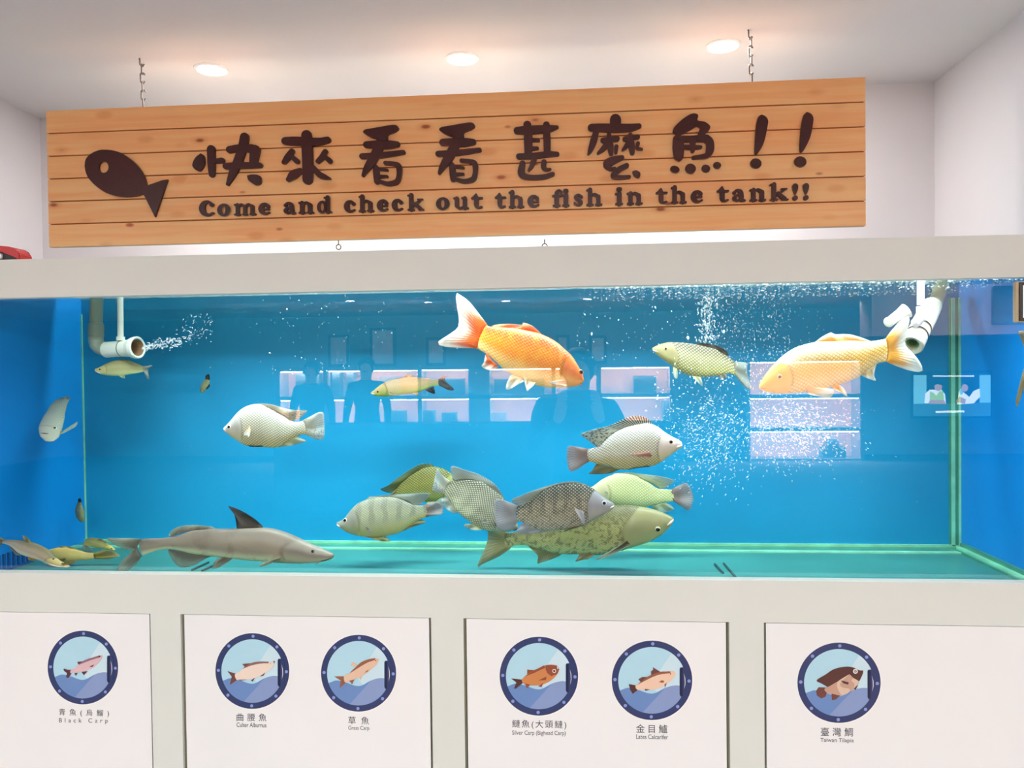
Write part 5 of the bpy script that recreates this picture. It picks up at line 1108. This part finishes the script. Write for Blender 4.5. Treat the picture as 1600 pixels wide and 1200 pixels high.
# screen with a seated interview
TVY = -10.9
def tvp(x, y, d=0): p = rf(x, y, TVY+d); return (p.x, p.z)
o = thing('television', 'wall screen showing two people talking at a table, reflected at right', 'television', (rf(1487, 617, TVY).x, TVY, rf(1487, 617, TVY).z))
def flat(P, mat, name, d, par=o):
    bm = bmesh.new(); Q = [tvp(x, y) for x, y in P]; slab(bm, Q, TVY+d, TVY+d-.004, 0); return link(name, bm, mat, par)
a, b = rf(1424, 580, TVY), rf(1550, 653, TVY)
bm = bmesh.new(); box(bm, (a.x, TVY-.06, a.z), (b.x, TVY, b.z), bev=.01); link('bezel', bm, M_BLACK, o)
def scr(n, c, k=6.0): return emit('screen_'+n, S(*c), k)
sc_cy, sc_dk, sc_wh, sc_gr, sc_sk, sc_tb = scr('cyan', (120, 190, 200), 7), scr('dark', (40, 60, 70), 2), scr('white', (235, 240, 245), 8), scr('green', (170, 210, 70), 7), scr('skin', (200, 150, 120), 6), scr('table', (60, 110, 120), 5)
flat([(1427,583),(1547,583),(1547,650),(1427,650)], sc_dk, 'screen', .006)
sc = [c for c in o.children if c.name.startswith('screen')][0]
for P, mt in (([(1427,586),(1447,586),(1447,650),(1427,650)], sc_cy), ([(1530,586),(1547,586),(1547,650),(1530,650)], sc_cy), ([(1427,631),(1547,629),(1547,650),(1427,650)], sc_tb),
   ([(1444,630),(1445,615),(1452,609),(1470,609),(1476,616),(1477,630)], sc_wh), ([(1452,628),(1452,611),(1458,614),(1462,618),(1467,611),(1473,612),(1474,627)], sc_gr), (ell(1465,604,6,7,14), sc_sk), ([(1458,603),(1459,597),(1466,595),(1473,598),(1471,602),(1464,600)], M_BLACK), ([(1448,631),(1453,625),(1473,625),(1478,631)], sc_sk),
   ([(1494,632),(1497,612),(1506,604),(1514,606),(1518,612),(1529,607),(1530,620),(1520,630)], sc_wh), ([(1503,612),(1503,600),(1509,595),(1517,598),(1519,612),(1513,620)], M_BLACK), (ell(1506,606,5,6,12), sc_sk), ([(1492,628),(1497,619),(1508,624),(1506,631)], sc_sk), (ell(1500,612,3,5,10), scr('mask', (130, 190, 230), 6)),
   ([(1456,586.5),(1520,586.5),(1520,588.5),(1456,588.5)], sc_wh), ([(1460,642),(1505,641),(1505,644),(1460,645)], sc_wh)):
    flat(P, mt, 'screen_picture', .012+.002*len(sc.children), sc)
# pinkish bulkhead and rear downlights
a, b = rf(1362, 430, -8.0), rf(1640, 521, -8.0)
struct('trim_1', (a.x, -8.4, b.z), (b.x, -8.0, CZ), plain('bulkhead_paint', S(236, 214, 210), .8, .2))
area('bulkhead_fill_light', ((a.x+b.x)/2, -6.8, CZ-.03), 1.2, .5, 70, (1, .86, .84), (math.radians(-35), 0, 0))  # added lamp without a fixture, brightens the bulkhead face
M_LAMP2 = emit('rear_downlight_glow', (1, .97, .92, 1), 60)
def rear_pt(x, y):
    d = RT*((x-800)/FPX) + UP*((600-y)/FPX) + FW; p = CAM + d*((CZ-CAM.z)/d.z); return Vector((p.x, 2*TY0-p.y, CZ))
for x, y, wh in ((547,470,'first from the left in the back row'),(669,472,'second from the left in the back row'),(790,470,'third from the left in the back row'),(918,467,'fourth from the left in the back row'),(1449,452,'last but one in the back row'),(1545,445,'last in the back row at right')):
    p = rear_pt(x, y); p.y = max(p.y, -10.3); M0 = M_LAMP; M_LAMP = M_LAMP2
    downlight('ceiling_downlight', 'small showroom downlight across the room, '+wh, p, 'downlights across the showroom', .06); M_LAMP = M0
area('rear_fill_light', (0, -8.6, CZ-.03), 10, .6, 300, (1, .95, .92), (math.radians(-30), 0, 0))

# people standing behind the camera
M_CLOTH = plain('dark_clothes', S(34, 38, 46), .8, .2); M_SKIN = plain('skin', S(206, 160, 134), .55, .3); M_HAIR = plain('dark_hair', S(22, 20, 20), .6, .3)
def person(label, x, y, h, arms, face):
    """skinned figure; face = +1 looks towards the tank"""
    k = h/1.65; o = thing('person', label, 'person', (x, y, 0), 'people reflected in the glass')
    V, E2, R = [], [], []
    def add(p, r, par=None):
        V.append(Vector((x+p[0]*k, y+p[1]*k*face, p[2]*k))); R.append(r*k)
        if par is not None: E2.append((par, len(V)-1))
        return len(V)-1
    pel = add((0, 0, .88), .135); sp_ = add((0, .0, 1.06), .125, pel); ch = add((0, -.01, 1.24), .15, sp_); nk = add((0, .0, 1.39), .055, ch); hd0 = add((0, .015, 1.47), .075, nk); hd = add((0, .02, 1.55), .092, hd0); add((0, .01, 1.60), .06, hd)
    nose = add((0, .105, 1.535), .016, hd)
    for s_ in (-1, 1):
        hp = add((s_*.09, 0, .82), .095, pel); kn = add((s_*.10, .015, .47), .062, hp); an = add((s_*.10, -.01, .08), .042, kn); add((s_*.105, .13, .035), .036, an)
        sh = add((s_*.18, -.01, 1.32), .07, ch)
        if arms == 'phone':
            el = add((s_*.25, .10, 1.12), .046, sh); wr = add((s_*.10, .30, 1.30), .031, el); pm = add((s_*.088, .335, 1.37), .034, wr)
            for q, (fy, fz, fl) in enumerate(((.0, .035, .050), (.004, .018, .055), (.006, .0, .052), (.004, -.02, .042))):
                f1_ = add((s_*.094, .350, 1.385+fz), .010, pm); f2 = add((s_*.088, .372, 1.395+fz), .009, f1_); add((s_*(.088-fl*.6), .380, 1.398+fz), .008, f2)
            t1 = add((s_*.066, .325, 1.38), .012, pm); add((s_*.05, .335, 1.40), .010, t1)
        else:
            el = add((s_*.24, -.02, 1.06), .046, sh); wr = add((s_*.25, .05, .84), .031, el); pm = add((s_*.25, .07, .76), .036, wr)
            for q in range(4):
                f1_ = add((s_*.252, .05+.018*q, .70), .010, pm); f2 = add((s_*.245, .055+.018*q, .67-.004*(q % 3)), .009, f1_); add((s_*.236, .06+.017*q, .645-.006*(q % 3)), .008, f2)
            t1 = add((s_*.235, .105, .74), .012, pm); add((s_*.228, .118, .70), .010, t1)
    me = bpy.data.meshes.new('person'); me.from_pydata(V, E2, []); ob = bpy.data.objects.new('tmp', me); COL.objects.link(ob)
    ob.modifiers.new('s', 'SKIN'); me.skin_vertices
    for i, r in enumerate(R): me.skin_vertices[0].data[i].radius = (r, r)
    me.skin_vertices[0].data[0].use_root = True
    ob.modifiers.new('d', 'SUBSURF').levels = 2; bpy.context.view_layer.update()
    m2 = bpy.data.meshes.new_from_object(ob.evaluated_get(bpy.context.evaluated_depsgraph_get())); bpy.data.objects.remove(ob)
    m2.materials.clear(); m2.materials.append(M_CLOTH); m2.materials.append(M_SKIN)
    for p in m2.polygons:
        p.use_smooth = True; c = p.center
        handz = arms == 'phone' and (c.y-y)*face > .31*k and c.z > 1.25*k or arms != 'phone' and c.z < .80*k and abs(c.x-x) > .205*k and c.z > .55*k
        p.material_index = 1 if c.z > 1.40*k or handz else 0
    b = bpy.data.objects.new('body', m2); COL.objects.link(b); b.parent = o; b.matrix_parent_inverse = o.matrix_basis.inverted()
    bm = bmesh.new(); bmesh.ops.create_uvsphere(bm, u_segments=20, v_segments=14, radius=1, matrix=Matrix.Translation((x, y-.012*k*face, 1.565*k)) @ Matrix.Diagonal((.098*k, .108*k, .105*k, 1)))
    dl = [v for v in bm.verts if (v.co.y-y)*face > .045*k and v.co.z < 1.60*k or v.co.z < 1.47*k]; bmesh.ops.delete(bm, geom=dl, context='VERTS')
    ex = bmesh.ops.solidify(bm, geom=list(bm.faces), thickness=.006*k); link('hair', bm, M_HAIR, o, True)
    for s_ in (-1, 1):
        bm = bmesh.new(); ellipsoid(bm, (x+s_*.034*k, y+.098*k*face, 1.552*k), (.013*k, .008*k, .008*k), 0); link('eye', bm, [iris('white', S(235, 235, 232))], o, True)
        bm = bmesh.new(); ellipsoid(bm, (x+s_*.094*k, y+.015*k*face, 1.54*k), (.010*k, .018*k, .03*k), 0); link('ear', bm, [M_SKIN], o, True)
    bm = bmesh.new(); ellipsoid(bm, (x, y+.094*k*face, 1.495*k), (.026*k, .010*k, .008*k), 0); link('mouth', bm, [M_LIPD], o, True)
    return o
hp_ = rf(910, 577, -2.2)
PX0 = .02
person('person in dark clothes holding up a phone, large dark silhouette in the glass', PX0, -2.22, 1.60, 'phone', 1)
bm = bmesh.new(); box(bm, (PX0-.078, -1.872, 1.325), (PX0+.078, -1.863, 1.40), bev=.003); tag(link('phone', bm, M_BLACK), 'black phone held level in both hands of the person at the glass', 'phone')
for xx, yy, lb in ((487, 610, 'person in dark clothes far across the room, left of two standing together'), (573, 608, 'person in dark clothes far across the room, right of two standing together')):
    p = rf(xx, yy, -6.85); person(lb, p.x, p.y, 1.62 if xx < 500 else 1.66, 'down', 1)
